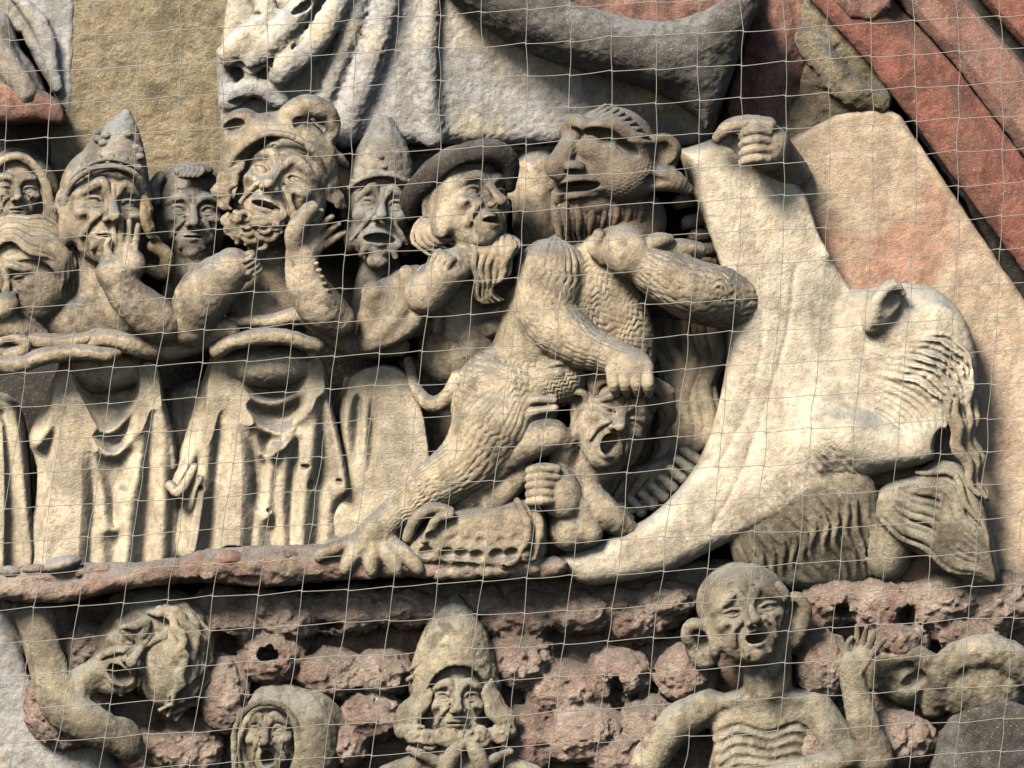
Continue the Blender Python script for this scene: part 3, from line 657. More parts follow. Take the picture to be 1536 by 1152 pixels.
for i in range(46):                                        # curls of the beard
    a = rb.uniform(0, 1); x = 346+88*a+rb.normal(0, 3); y = 322+42*math.sin(math.pi*min(1, a+.1))*rb.uniform(.15, 1.2)+rb.normal(0, 3); z = 150+16*math.sin(math.pi*a)-(y-322)*.4; q = rb.uniform(0, 6.28)
    c.t([(x+9*math.cos(q+j*1.15), y+7*math.sin(q+j*1.15), z+j*.9) for j in range(5)], [4.6, 5, 4.6, 4, 3], k=1.6, n=2)
c.e((392, 344, 120), (46, 30, 32), k=6)
part('beard', c, M['warm'], t5)
c = Clay(1.7, seed=46, grain=.7)
cloth(c, [(316, 532), (395, 522), (476, 530), (498, 610), (520, 700), (526, 740), (508, 770), (504, 832), (258, 838), (268, 760), (252, 734), (278, 650), (300, 580)],
 [([(326, 540), (316, 610), (292, 680), (262, 732)], 9, 22), ([(330, 545), (318, 640), (302, 740), (284, 836)], 9, 20), ([(346, 590), (354, 680), (350, 832)], 24, 30), ([(332, 550), (366, 590), (408, 604), (448, 588), (474, 545)], 10, 20),
  ([(342, 590), (382, 634), (424, 650), (456, 622), (470, 585)], 7, 16), ([(372, 628), (392, 680), (414, 678), (446, 652)], 6, 13), ([(474, 550), (470, 640), (456, 740), (448, 832)], 12, 24), ([(478, 545), (496, 620), (512, 690), (518, 736)], 9, 24),
  ([(412, 670), (402, 730), (402, 775)], 7, 15), ([(432, 665), (424, 740), (424, 832)], 8, 15), ([(386, 770), (384, 832)], 7, 9), ([(492, 740), (486, 832)], 9, 14), ([(300, 740), (294, 832)], 8, 10),
  ([(366, 560), (404, 574), (446, 560)], 16, -40), ([(380, 612), (412, 624), (446, 608)], 6, -18), ([(306, 600), (296, 690), (282, 760)], 6, -16), ([(328, 620), (322, 740), (314, 832)], 7, -22), ([(378, 640), (384, 740), (376, 832)], 7, -24), ([(400, 660), (392, 740)], 5, -16),
  ([(446, 640), (438, 740), (436, 832)], 7, -24), ([(484, 600), (484, 700), (474, 832)], 7, -24), ([(410, 780), (406, 832)], 6, -14)], 54)
c.e((398, 548, 58), (70, 34, 46), k=12)
for x, y, a, b in [(297, 716, 7, 7), (300, 732, 7, 6), (455, 700, 13, 5), (468, 728, 9, 14), (506, 722, 11, 7), (403, 766, 5, 5), (348, 826, 20, 9), (378, 828, 14, 14), (436, 832, 22, 8), (280, 840, 14, 6)]:
    c.e((x, y, 100), (a, b, 44), k=3, cut=True)
c.t([(392, 652, 96), (426, 654, 98), (452, 622, 92)], 3, k=4, cut=True); c.t([(380, 600, 108), (400, 606, 112), (424, 604, 108)], 3, k=3, cut=True)
for P in [[(322, 590, 84), (314, 700, 90), (312, 830, 92)], [(366, 610, 96), (386, 720, 98), (388, 830, 94)], [(412, 670, 82), (410, 740, 88), (416, 830, 86)], [(456, 620, 96), (442, 720, 92), (440, 830, 88)], [(482, 590, 86), (484, 700, 86), (474, 830, 80)], [(306, 590, 78), (292, 660, 78), (288, 720, 80)]]:
    c.t(P, [2.5, 4, 5][:len(P)], k=6, cut=True)
c.t([(256, 728, 78), (266, 738, 88), (276, 730, 92), (292, 700, 90)], [8, 8, 8, 6], k=4)
part('robe', c, M['robe'], t5)
c = Clay(H, seed=47, grain=1); c.e((345, 838, 104), (26, 14, 22), k=6); part('shoe', c, M['rose'], t5); c = Clay(H, seed=47, grain=1); c.e((430, 834, 100), (26, 12, 22), k=6); part('shoe', c, M['rose'], t5)

# mitred open mouthed head
t6 = thing('relief_figure', 'long grimacing head in a pointed studded mitre between king and hatted man', 'carved figure', (570, 450, 0))
c = Clay(H, seed=48)
c.head((573, 303, 96), 76, yaw=3, pitch=12, roll=4, frown=.6, lids=.9, mouth=(.32, .1), mcurve=-.22, ears=(0, 0), wide=.86, mdrop=.22, crease=1.2, gaunt=.8)
c.t([(570, 390, 30), (566, 480, 10)], [30, 46], k=10)
part('body', c, M['slate'], t6)
c = Clay(H, seed=49)
c.t([(572, 288, 48), (574, 240, 56), (576, 200, 58), (576, 190, 58)], [52, 42, 22, 17], k=4, tex=lambda v, u, th: 1.2*np.abs(np.sin(th*4))); c.e((574, 318, 110), (48, 52, 60), (0, 0, 4), k=4, cut=True)
c.t([(524, 282, 80), (545, 268, 98), (575, 262, 104), (602, 268, 98), (620, 286, 76)], 4, k=3)
for i in range(11): c.e((530+8.4*i, 272-10*math.sin(math.pi*i/10), 88+12*math.sin(math.pi*i/10)), (4, 3.5, 4), k=1.5)
for x, y, z in [(551, 218, 76), (576, 206, 84), (572, 236, 98), (546, 246, 86), (596, 230, 86), (577, 250, 100), (560, 200, 70)]: c.e((x, y, z), (5, 4, 4), k=2)
c.t([(524, 290, 60), (516, 320, 46)], 8, k=4); c.t([(612, 270, 58), (618, 290, 50)], 7, k=4)
part('mitre', c, M['slate'], t6)

# bearded man in the black brimmed hat
t7 = thing('relief_figure', 'bearded man with large ear and black brimmed hat turning his face upward', 'carved figure', (600, 800, 0))
c = Clay(H, seed=50)
c.head((732, 284, 142), 80, yaw=36, pitch=20, roll=6, frown=.35, lids=.5, mouth=(.2, .07), mcurve=-.1, ears=(0, 0), crease=1.1, nose=1.08, mdrop=-.02)
c.t([(690, 370, 70), (680, 440, 50), (690, 520, 30)], [40, 50, 64], k=12)
c.t([(700, 388, 128), (668, 410, 136), (640, 440, 126)], [24, 30, 34], k=8); fist(c, (668, 398, 140), (-20, -20, 30), 34)
c.t([(640, 322, 112), (640, 300, 118), (654, 290, 120), (666, 302, 118), (662, 326, 116), (672, 342, 118)], [6, 7, 7, 6, 5, 8], k=3); c.e((650, 316, 104), (13, 26, 16), k=5); c.e((654, 312, 118), (7, 14, 12), k=3, cut=True)
part('body', c, M['skin'], t7)
c = Clay(H, seed=51)
c.e((676, 282, 70), (62, 54, 50), (0, 0, -26), k=6)
c.t([(618, 322, 92), (618, 296, 108), (650, 262, 132), (700, 234, 146), (742, 228, 142), (764, 246, 130), (764, 280, 112)], [11, 17, 19, 19, 18, 15, 10], k=7); c.t([(640, 290, 80), (690, 250, 96), (740, 246, 96)], [24, 28, 26], k=8)
c.e((712, 300, 150), (52, 56, 60), (0, 0, 0), k=5, cut=True)
part('hat', c, M['black'], t7)
c = Clay(H, seed=52, grain=.3)
c.locks([(634, 326, 108), (618, 350, 108), (632, 376, 114), (660, 384, 120)], [(654, 334, 124), (650, 350, 130), (668, 358, 134), (688, 362, 132)], 5, 4.6, amp=2, wl=34, ph=.2)
c.locks([(712, 344, 118), (694, 364, 142), (712, 396, 146), (708, 430, 132), (726, 450, 120)], [(758, 350, 128), (776, 372, 146), (766, 400, 142), (744, 424, 132), (752, 452, 118)], 11, 4.6, amp=7, wl=60, ph=.25, zamp=3.5, k=1)
c.locks([(712, 356, 140), (714, 376, 146), (740, 412, 138)], [(764, 358, 146), (762, 384, 148), (750, 420, 138)], 6, 7, amp=3, wl=60)
part('beard', c, M['warm'], t7)
c = Clay(H, seed=53, grain=.7)
c.poly([(536, 470), (560, 425), (600, 402), (636, 400), (650, 440), (656, 480), (660, 496), (600, 512), (540, 530)], 0, 112, rnd=40)
c.t([(640, 410, 118), (640, 450, 122), (610, 494, 112), (560, 520, 100)], [14, 15, 13, 9], k=9); c.t([(610, 410, 112), (612, 450, 118), (580, 496, 108), (548, 516, 100)], [12, 14, 12, 9], k=8)
c.t([(650, 430, 110), (656, 494, 100)], [12, 8], k=5); c.t([(560, 440, 100), (548, 520, 92)], [18, 12], k=10)
part('sleeve', c, M['warm'], t7)
c = Clay(1.7, seed=54, grain=.7)
cloth(c, [(516, 566), (560, 548), (606, 556), (632, 610), (646, 680), (668, 740), (570, 804), (494, 802), (506, 740), (520, 720), (508, 620)],
  [([(530, 566), (518, 640), (530, 740)], 9, 20), ([(576, 566), (596, 640), (574, 720), (512, 800)], 26, 36), ([(612, 580), (634, 680), (610, 740), (550, 800)], 13, 26), ([(548, 560), (546, 650), (538, 720)], 7, 16), ([(538, 600), (536, 700), (520, 760)], 5, -16), ([(556, 600), (560, 680), (540, 740)], 6, -14), ([(620, 690), (580, 750), (536, 800)], 6, -18)], 38)
c.t([(552, 690, 100), (576, 666, 104), (590, 652, 104)], 2.4, k=3, cut=True)
part('robe', c, M['robe'], t7)
c = Clay(1.8, seed=55, grain=.8)
c.poly([(596, 540), (680, 520), (770, 512), (790, 540), (740, 640), (700, 740), (650, 720), (626, 620)], -100, -6, rnd=18)
part('cloth', c, M['warm'], t7, 'brown cloth hanging behind the hairy tail')

# upper bodies behind, shoulders and links of the long chain
t8 = thing('chain', 'heavy carved chain of long links tied round the waists of the procession', 'chain', (400, 530, 0))
def link(P, r, seed=0):
    c = Clay(H, grain=1.0, gwl=12, seed=60+seed); c.t(P, np.asarray(r)*1.22, k=4, flat=.85); part('link', c, M['warm'], t8)
link([(-20, 498, 96), (10, 506, 104), (40, 508, 108), (90, 514, 112), (130, 508, 112), (152, 494, 104)], [11, 10, 10, 11, 9, 6], 1)
link([(2, 512, 110), (18, 504, 118), (36, 512, 120), (36, 526, 118), (16, 532, 112)], 9, 2)
link([(-20, 548, 108), (30, 546, 118), (70, 534, 122), (120, 528, 124), (160, 532, 122), (176, 528, 116)], [13, 12, 11, 10, 9, 8], 3)
link([(134, 516, 108), (160, 508, 114), (200, 518, 112), (240, 524, 100), (290, 516, 98), (320, 498, 108), (344, 492, 114), (352, 504, 112)], [10, 12, 13, 14, 14, 14, 12, 9], 4)
link([(334, 484, 110), (370, 482, 118), (410, 482, 120), (450, 472, 120), (474, 484, 112), (500, 506, 98), (540, 520, 80), (600, 520, 60)], [7, 8, 9, 11, 13, 13, 13, 12], 5)
link([(326, 526, 112), (350, 514, 122), (390, 506, 126), (430, 506, 126), (460, 516, 122), (476, 520, 116), (470, 530, 112)], [10, 10, 11, 10, 10, 10, 8], 6)
link([(660, 506, 60), (700, 500, 66), (740, 492, 68), (800, 494, 60)], [10, 12, 12, 12], 7)
link([(662, 478, 50), (700, 476, 56), (740, 470, 56), (790, 452, 50)], [8, 10, 10, 9], 8)

# ---------------------------------------------------------------- jaws of hell
t9 = thing('beast_head', 'huge pale gaping beast head swallowing sinners at the right end', 'carved beast', (1250, 880, 0))
c = Clay(1.7, grain=.6, gwl=10, seed=70)
OUT = [(1018, 224), (1048, 216), (1075, 205), (1120, 190), (1172, 196), (1178, 250), (1208, 292), (1226, 345), (1250, 390), (1278, 432), (1318, 430), (1360, 424), (1404, 434), (1440, 468), (1462, 520), (1464, 590), (1440, 640), (1404, 662), (1398, 690), (1352, 704), (1306, 716), (1280, 742), (1210, 762), (1130, 796), (1060, 830), (1000, 858), (900, 878), (858, 866), (838, 836), (900, 812), (975, 774), (1032, 716), (1066, 650), (1086, 570), (1094, 490), (1088, 425), (1066, 355), (1040, 290)]
_jf = folds([([(1168, 262), (1205, 330), (1236, 400), (1262, 440)], 18, -24), ([(1062, 300), (1096, 380), (1122, 460), (1122, 540)], 34, 9), ([(1250, 650), (1140, 725), (1000, 798), (890, 842)], 60, 18), ([(1192, 400), (1180, 500), (1150, 600), (1106, 720), (1066, 790)], 2.2, -4),
   ([(1142, 420), (1142, 520), (1118, 620), (1076, 700)], 2.2, -3), ([(1256, 450), (1250, 520), (1268, 600)], 26, -20), ([(1250, 654), (1330, 672), (1396, 684)], 34, 24), ([(1240, 712), (1286, 722)], 12, -14), ([(1290, 610), (1350, 640)], 12, -12), ([(1210, 300), (1244, 380)], 10, 12), ([(1330, 500), (1400, 470)], 30, 16)], 82)
def jaw_top(X, Y): return _jf(X, Y)+26*np.exp(-(((X-1400)/80)**2+((Y-545)/85)**2))
c.poly(OUT, -90, jaw_top, rnd=24, sm=True)
c.locks([(1372, 500), (1424, 508), (1456, 548), (1454, 606)], [(1318, 560), (1380, 578), (1416, 614), (1412, 650)], 8, [5, 6.5, 4.5], k=5, zf=lambda X, Y: jaw_top(X, Y)+.5, jit=1.2, amp=2, wl=50)
c.locks([(1378, 503), (1426, 512), (1454, 552), (1452, 610)], [(1322, 566), (1384, 583), (1416, 618), (1410, 652)], 8, [3.4, 2.6], k=5, cut=True, zf=lambda X, Y: jaw_top(X, Y)+2, jit=1.5, amp=2, wl=50)
c.locks([(1316, 566), (1372, 590), (1404, 622), (1402, 652)], [(1300, 606), (1328, 622), (1344, 636), (1354, 646)], 6, [4.4, 3], k=4, cut=True, zf=jaw_top, jit=1.2)
c.locks([(1086, 782), (1104, 812), (1112, 836)], [(1238, 652), (1272, 694), (1300, 730)], 24, [2, 3, 1.6], k=6, cut=True, zf=lambda X, Y: jaw_top(X, Y)-1, jit=1.5, amp=2, wl=70)
c.e((1414, 668, 116), (15, 26, 60), k=5, cut=True); c.e((1330, 732, 110), (22, 18, 60), (0, 0, -20), k=5, cut=True)
c.poly([(1090, 200), (1075, 206), (1070, 214), (1095, 222), (1112, 236), (1120, 225), (1112, 205)], 60, 140, rnd=3, k=3, cut=True)
c.e((1322, 462, 104), (25, 44, 24), (0, 0, 30), k=18); c.t([(1310, 480, 122), (1318, 446, 130), (1338, 428, 126), (1352, 440, 120)], [7, 10, 9, 6], k=9); c.e((1342, 452, 130), (8, 15, 13), (0, 0, 28), k=6, cut=True)
part('jaw', c, M['jaw'], t9)
c = Clay(H, grain=.5, seed=71)
c.e((1150, 222, 104), (34, 36, 34), k=8); c.t([(1150, 220, 90), (1190, 260, 40)], [34, 26], k=8)
c.t([(1076, 208, 116), (1092, 192, 128), (1120, 186, 132), (1150, 190, 126)], [9, 12, 13, 14], k=6)
for i in range(4): c.t([(1150, 200+13*i, 132), (1134, 196+14*i, 144-i), (1118, 200+14*i, 140-i), (1112, 206+13*i, 130)], [8, 8, 7, 6], k=2)
part('claw', c, M['warm'], t9)
c = Clay(H, grain=.3, seed=72)               # mane under the jaw
mt = lambda X, Y: 96-.0022*np.clip(Y-700-.30*(1290-X), 0, 200)**2-.05*np.abs(X-1230)
c.poly([(1092, 786), (1180, 740), (1276, 700), (1312, 724), (1322, 790), (1338, 862), (1300, 880), (1240, 884), (1180, 884), (1130, 876), (1100, 840)], -90, mt, rnd=14)
c.e((1334, 800, 34), (44, 74, 44), k=14)
c.locks([(1096, 806), (1112, 836), (1114, 858), (1130, 884)], [(1262, 690), (1298, 760), (1302, 810), (1334, 880)], 24, [3.4, 4.4, 3], amp=4.5, wl=90, ph=.1, jit=1.2, k=4, cut=True, zf=mt)
c.locks([(1104, 806), (1120, 836), (1122, 858), (1138, 884)], [(1270, 700), (1304, 760), (1308, 810), (1328, 876)], 12, 4, amp=5, wl=80, ph=.14, jit=1.5, k=4, zf=lambda X, Y: mt(X, Y)-1)
part('mane', c, M['mossy'], t9)
c = Clay(H, grain=.3, seed=73)               # bearded tuft behind the snout
tt = lambda X, Y: 98-14*((X-1400)/95.)**2-10*((Y-785)/90.)**2
c.poly([(1306, 752), (1330, 724), (1370, 712), (1400, 690), (1446, 700), (1470, 740), (1490, 810), (1500, 862), (1472, 882), (1420, 856), (1360, 820), (1318, 790)], -90, tt, rnd=22)
c.locks([(1316, 776), (1370, 822), (1420, 850), (1484, 880)], [(1372, 706), (1430, 712), (1466, 770), (1498, 856)], 19, [3.4, 2.6, 4], amp=5, wl=110, ph=.1, k=3.5, cut=True, zf=tt, jit=1)
c.locks([(1322, 780), (1376, 822), (1424, 848), (1486, 874)], [(1376, 712), (1430, 720), (1462, 774), (1494, 850)], 10, [5, 7, 4], amp=6, wl=100, ph=.2, k=3.5, zf=lambda X, Y: tt(X, Y)+1, jit=2)
part('beard_tuft', c, M['mossy'], t9)
c = Clay(H, grain=.3, seed=74)
c.locks([(1424, 600, 112), (1424, 640, 110), (1440, 690, 98), (1462, 740, 90)], [(1462, 600, 76), (1460, 650, 78), (1470, 700, 76), (1478, 750, 74)], 5, [6, 7.5, 5], amp=5, wl=60, ph=.5, k=2.5, zamp=2)
part('brow_hair', c, M['warm'], t9)
for i, (x, y, a) in enumerate([(1046, 690, 40), (1036, 704, 40), (1024, 718, 42), (1010, 732, 44), (996, 746, 46), (980, 758, 50), (962, 768, 54), (944, 778, 58)]):
    c = Clay(H, grain=.4, seed=80+i); u = math.radians(a+180)
    c.t([(x, y, 44), (x+26*math.cos(u), y+26*math.sin(u)*.9, 52)], [9, 7], k=2, flat=.8); part('tooth', c, M['jaw'], t9)
for i, (x, y) in enumerate([(1032, 300), (1044, 330), (1054, 352), (1064, 374), (1060, 392)]):
    c = Clay(H, grain=.8, seed=90+i); c.t([(x+8, y, 40), (x-10, y+2, 50), (x-16, y+8, 44)], [10, 11, 7], k=3); part('tooth', c, M['warmdark'], t9)
c = Clay(H, grain=.3, seed=95)               # flames in the throat
c.poly([(880, 640), (960, 460), (1095, 470), (1095, 560), (1070, 660), (1030, 720), (980, 780), (900, 812), (850, 800), (850, 700)], -120, -22, rnd=12)
c.locks([(965, 478, -14), (985, 560, 6), (1000, 640, 6), (960, 700, 22), (890, 740, 40)], [(1092, 490, 4), (1080, 560, 14), (1066, 640, 24), (1010, 720, 36), (930, 790, 50)], 11, 11, amp=11, wl=130, ph=.35, zamp=4)
part('flame', c, M['warm'], t9)

# ---------------------------------------------------------------- devil
t10 = thing('relief_devil', 'hairy devil with snub snout and two horned ears dragging a sinner by the hair', 'carved devil', (700, 830, 0))
c = Clay(1.35, grain=.4, seed=100)
F = furE
c.e((916, 228, 100), (70, 68, 62), (0, 0, 0), k=8)                      # skull
c.e((934, 262, 112), (52, 44, 50), k=12, tex=furE(.8, 6, 9, 1.5, .4))   # cheek
c.t([(846, 200, 118), (862, 184, 138), (884, 192, 152), (920, 190, 158), (952, 212, 150), (968, 240, 132)], [9, 12, 12, 11, 10, 7], k=6)  # brow
c.e((862, 206, 146), (13, 12, 26), (0, 0, -20), k=4, cut=True); c.e((902, 206, 168), (30, 12, 30), (0, 0, 12), k=4, cut=True); c.e((940, 224, 158), (22, 9, 24), (0, 0, 34), k=4, cut=True); c.e((916, 232, 138), (34, 15, 17), (0, 0, 18), k=6)
c.e((884, 222, 150), (16, 18, 12), (0, 0, 20), k=8)
c.e((876, 268, 112), (46, 38, 42), (0, 0, 0), k=12); c.e((884, 306, 100), (48, 26, 36), k=8)
c.t([(858, 206, 130), (846, 232, 140), (832, 252, 146), (838, 262, 146)], [14, 16, 15, 12], k=7, tex=furT(.7, 6, 10, 1.5)); c.e((838, 248, 142), (19, 14, 17), k=7); c.e((862, 252, 156), (15, 10, 12), k=5); c.e((860, 262, 160), (13, 7, 14), k=4, cut=True)
c.t([(838, 300, 130), (846, 280, 146), (872, 270, 152), (900, 282, 142)], [8, 9, 8, 6], k=3); c.t([(834, 292, 120), (838, 320, 116), (846, 345, 104)], [8, 12, 14], k=5)
c.e((862, 282, 150), (38, 8, 34), (0, 0, -6), k=4, cut=True); c.t([(836, 298, 128), (862, 294, 142), (892, 292, 138)], [6, 6, 4], k=3)
skz = lambda x, y: 104+62*math.sqrt(max(.02, 1-((x-916)/70)**2-((y-228)/68)**2))
for i in range(9):
    u = i/8; P = [(892+9*i-16+16*t, 186-14*t+.95*i*i*.7-2*i*(1-t)) for t in (-.3, .2, .7, 1.3, 2)]
    c.t([(x, y, skz(x, y)+1.5) for x, y in P], [2.5, 4.6, 5, 4.6, 2.5], k=1.5)
HEAD = c
c = Clay(H, grain=.3, seed=101)
c.poly([(838, 296), (870, 278), (930, 286), (962, 300), (960, 340), (950, 358), (850, 360), (838, 340)], 20, 108, rnd=24)
c.locks([(842, 300, 134), (838, 330, 130), (846, 360, 110)], [(950, 290, 118), (962, 320, 112), (952, 362, 92)], 14, 5.4, amp=2, wl=50, ph=.2, zamp=1.5)
part('beard', c, M['devil'], t10)
c = HEAD
c.t([(975, 240, 100), (1000, 226, 112)], [28, 22], k=8); c.e((994, 232, 134), (18, 22, 16), k=5, cut=True); c.t([(966, 232, 110), (974, 214, 124), (1000, 208, 124), (1012, 224, 116), (1008, 248, 110)], [8, 8, 7, 7, 7], k=4)
c.t([(934, 284, 126), (970, 272, 124), (1004, 270, 118), (1030, 284, 108)], [8, 17, 18, 9], k=6, flat=1.3); c.e((984, 272, 140), (32, 8, 10), (0, 0, 4), k=4, cut=True)
c.t([(950, 330, 60), (920, 380, 70)], [50, 60], k=10)
# trunk, arms, leg as one body
c.e((880, 450, 64), (88, 110, 62), (0, 0, -22), k=12, tex=furE(1.8, 11, 15, 3))
c.e((930, 490, 72), (48, 96, 46), (0, 0, -16), k=8, tex=furE(1.8, 11, 13, 3, .3))
c.t([(826, 410, 104), (822, 470, 112), (862, 512, 128), (920, 536, 138)], [52, 48, 38, 24], k=6, tex=furT(2.4, 11, 24, 4))
c.t([(920, 536, 138), (948, 552, 142)], [26, 30], k=8)
for i in range(4): c.t([(918+17*i, 556, 158), (920+17*i, 576, 162), (924+16*i, 590, 150)], [10, 10, 7], k=2)
c.e((944, 552, 148), (36, 22, 22), k=6)
c.t([(1096, 450, 66), (1040, 436, 112), (990, 412, 128), (960, 396, 134)], [46, 46, 38, 26], k=6, tex=furT(2.6, 12, 26, 4.5))
c.e((938, 378, 140), (35, 40, 30), (0, 0, -20), k=8); c.t([(966, 372, 134), (986, 362, 138), (1002, 360, 130)], [13, 13, 9], k=3); c.t([(905, 390, 126), (892, 372, 128), (898, 352, 122)], [10, 12, 9], k=4)
c.t([(985, 374, 120), (1020, 374, 110), (1045, 376, 90)], [14, 16, 14], k=5)
# rump with its second face, thigh, shin
c.e((758, 596, 74), (86, 80, 64), (0, 0, -30), k=10, tex=furE(1.9, 12, 14, 3.4))
c.e((834, 566, 92), (50, 44, 44), k=8, tex=furE(1.8, 10, 17, 4, .9))
c.t([(830, 600, 126), (800, 600, 130), (780, 612, 122)], [6, 7, 5], k=3); c.t([(832, 612, 124), (800, 618, 128), (784, 632, 118)], [6, 7, 5], k=3)
c.t([(826, 548, 132), (842, 544, 134), (854, 556, 126)], [4.5, 5, 4.5], k=3); c.e((838, 560, 132), (9, 9, 8), k=2)
c.t([(790, 520, 80), (810, 470, 70)], [50, 60], k=12)
c.t([(742, 640, 98), (708, 690, 98), (650, 730, 96), (590, 776, 96), (560, 806, 100)], [62, 50, 37, 27, 20], k=10, tex=furT(2.2, 11, 22, 4))
c.t([(566, 800, 100), (540, 822, 104), (500, 826, 100)], [28, 24, 18], k=10); c.e((560, 832, 100), (64, 24, 24), (0, 0, 4), k=12)
for i, (x, y) in enumerate([(484, 840), (522, 858), (560, 860), (596, 860), (628, 858)]):
    c.t([(530+i*14, 814, 108), ((530+i*14+x)/2, (812+y)/2-6, 122), (x-2, y-8, 122), (x+1, y, 116)], [12, 12, 10.5, 6], k=7)
part('body', c, M['fur'], t10)
c = Clay(H, grain=.4, seed=103)
c.t([(612, 540, 40), (622, 580, 60), (646, 606, 76), (672, 596, 84), (688, 566, 84)], [7, 9, 12, 13, 12], k=4, tex=furT(1.2, 6, 12, 2)); part('tail', c, M['fur'], t10)

# ---------------------------------------------------------------- screaming sinner
t11 = thing('relief_figure', 'screaming sinner with wide open mouth clutched by the hair at the jaws', 'carved figure', (800, 830, 0))
c = Clay(H, seed=105)
c.head((934, 618, 138), 76, yaw=10, pitch=10, roll=24, frown=1.0, lids=.0, mouth=(.18, .23), mdrop=.12, ears=(0, 0), crease=1.5, wide=.95)
c.t([(854, 596, 108), (862, 588, 116), (876, 592, 116), (878, 610, 112), (866, 634, 108), (876, 648, 106)], [5, 6, 6, 5, 6, 7], k=3); c.e((868, 614, 98), (14, 28, 14), k=5); c.e((867, 606, 114), (6, 10, 10), k=3, cut=True)
c.t([(900, 690, 80), (860, 720, 70)], [34, 40], k=10)
c.t([(690, 770, 74), (720, 726, 96), (770, 676, 112), (820, 654, 116), (842, 664, 106)], [22, 26, 28, 28, 18], k=6)
c.t([(842, 664, 106), (850, 700, 80)], [22, 26], k=6)
c.e((838, 738, 112), (33, 46, 28), (0, 0, -28), k=5)
for i in range(5): c.t([(834, 704+12*i, 134-2*i), (812, 702+12*i, 142), (794, 706+11.5*i, 136)], [8, 8.5, 7], k=1.6)
c.t([(740, 752, 100), (776, 716, 108), (796, 690, 104)], [24, 18, 5], k=4, flat=1.2)
c.t([(866, 720, 90), (902, 764, 92), (944, 796, 78)], [18, 25, 16], k=7); c.e((858, 796, 92), (36, 32, 34), k=5); c.t([(872, 760, 110), (884, 800, 100)], [14, 20], k=6)
part('body', c, M['skin'], t11)
c = Clay(H, grain=.3, seed=106)
c.locks([(890, 594, 112), (884, 570, 112), (900, 556, 116), (916, 566, 124)], [(896, 600, 122), (896, 580, 124), (908, 572, 128), (918, 576, 130)], 4, 5, k=2)
c.locks([(960, 576, 124), (986, 590, 118), (1000, 630, 96), (984, 650, 92)], [(964, 566, 110), (1000, 580, 100), (1010, 620, 80), (996, 656, 76)], 5, 6, amp=2, wl=40)
c.e((940, 590, 96), (54, 38, 32), (0, 0, 20), k=6)
part('hair', c, M['warmdark'], t11)

# beast under the devil's foot
t12 = thing('carved_toad', 'flattened scaly toad with scalloped skirt lying on the ledge under the devil', 'carved animal', (720, 870, 0))
c = Clay(H, grain=.8, seed=107)
c.poly([(606, 812), (640, 780), (690, 762), (750, 750), (790, 748), (816, 770), (820, 820), (800, 856), (740, 862), (660, 856), (610, 846)], -40, 128, rnd=34)
c.t([(612, 806, 118), (626, 776, 126), (652, 762, 128), (674, 768, 126)], [9, 10, 10, 9], k=5); c.t([(638, 810, 128), (654, 780, 134), (676, 772, 132)], [6, 7, 6], k=3)
c.t([(776, 752, 130), (792, 790, 138), (780, 830, 136), (756, 852, 126)], [6, 7, 7, 6], k=4); c.t([(796, 752, 122), (810, 790, 128), (800, 836, 122)], [6, 7, 6], k=4)
for j, (y, n, x0, dx) in enumerate([(812, 6, 650, 24), (834, 7, 640, 25), (856, 7, 660, 24)]):
    for i in range(n): c.e((x0+dx*i+3*((i*5) % 3), y-2*abs(i-3), 138-7*j), (13, 10, 13), k=2.5, cut=True)
for i in range(7): c.e((660+23*i+3*((i*3) % 2), 860-1.2*i, 106), (15, 11, 14), k=7)
part('body', c, M['warm'], t12)

# ---------------------------------------------------------------- lower row
t20 = thing('relief_figure', 'wailing curly haired man bending his bare arm over a pale slab, bottom left', 'carved figure', (150, 1140, 0))
c = Clay(H, seed=110, grain=.8)
c.head((214, 968, 84), 80, yaw=8, pitch=-4, roll=38, frown=1.2, lids=.1, mouth=(.26, .16), mcurve=-.2, mdrop=.1, ears=(0, 0), crease=1.3)
c.t([(52, 930, 60), (72, 1000, 64), (92, 1056, 70), (140, 1088, 76), (186, 1112, 70)], [26, 29, 32, 30, 24], k=8); c.t([(30, 914, 56), (60, 930, 60)], [10, 24], k=8)
c.t([(24, 912, 62), (34, 940, 66), (40, 950, 60)], [7, 8, 6], k=3); c.t([(100, 1040, 60), (150, 1010, 50)], [26, 26], k=10); c.e((190, 1110, 66), (24, 36, 28), (0, 0, -20), k=8)
part('body', c, M['mossy'], t20)
c = Clay(H, grain=.4, seed=111)
c.locks([(230, 918, 90), (272, 926, 98), (292, 966, 92), (286, 1020, 78)], [(210, 920, 60), (276, 908, 52), (312, 960, 46), (304, 1040, 44)], 9, 7, amp=5, wl=50, zamp=3, k=3)
c.e((256, 990, 52), (54, 76, 44), k=8); c.locks([(236, 912, 92), (262, 940, 106), (272, 985, 104), (262, 1036, 90), (240, 1066, 70)], [(262, 910, 66), (306, 936, 66), (314, 990, 60), (300, 1044, 56), (262, 1078, 56)], 8, 5.5, amp=4, wl=36, ph=.8, zamp=3, k=2)
part('hair', c, M['mossy'], t20)
c = Clay(2, grain=1, seed=112)
c.poly([(-40, 930), (18, 915), (26, 940), (40, 1010), (66, 1080), (110, 1098), (150, 1104), (172, 1150), (190, 1190), (-40, 1190)], -60, 26, rnd=12, sm=False)
solo('coffin_lid', c, M['grey'], 'pale plain slab behind the bare arm in the bottom left corner', 'stone slab')
t21 = thing('relief_figure', 'hooded nun with round screaming mouth at the bottom edge', 'carved figure', (420, 1160, 0))
c = Clay(H, seed=113); c.head((400, 1092, 74), 64, yaw=-10, pitch=4, roll=-2, frown=.8, lids=1, mouth=(.17, .2), mdrop=.15, ears=(0, 0), wide=.88, crease=.8); part('body', c, M['mossy'], t21)
c = Clay(H, seed=114, grain=.9)
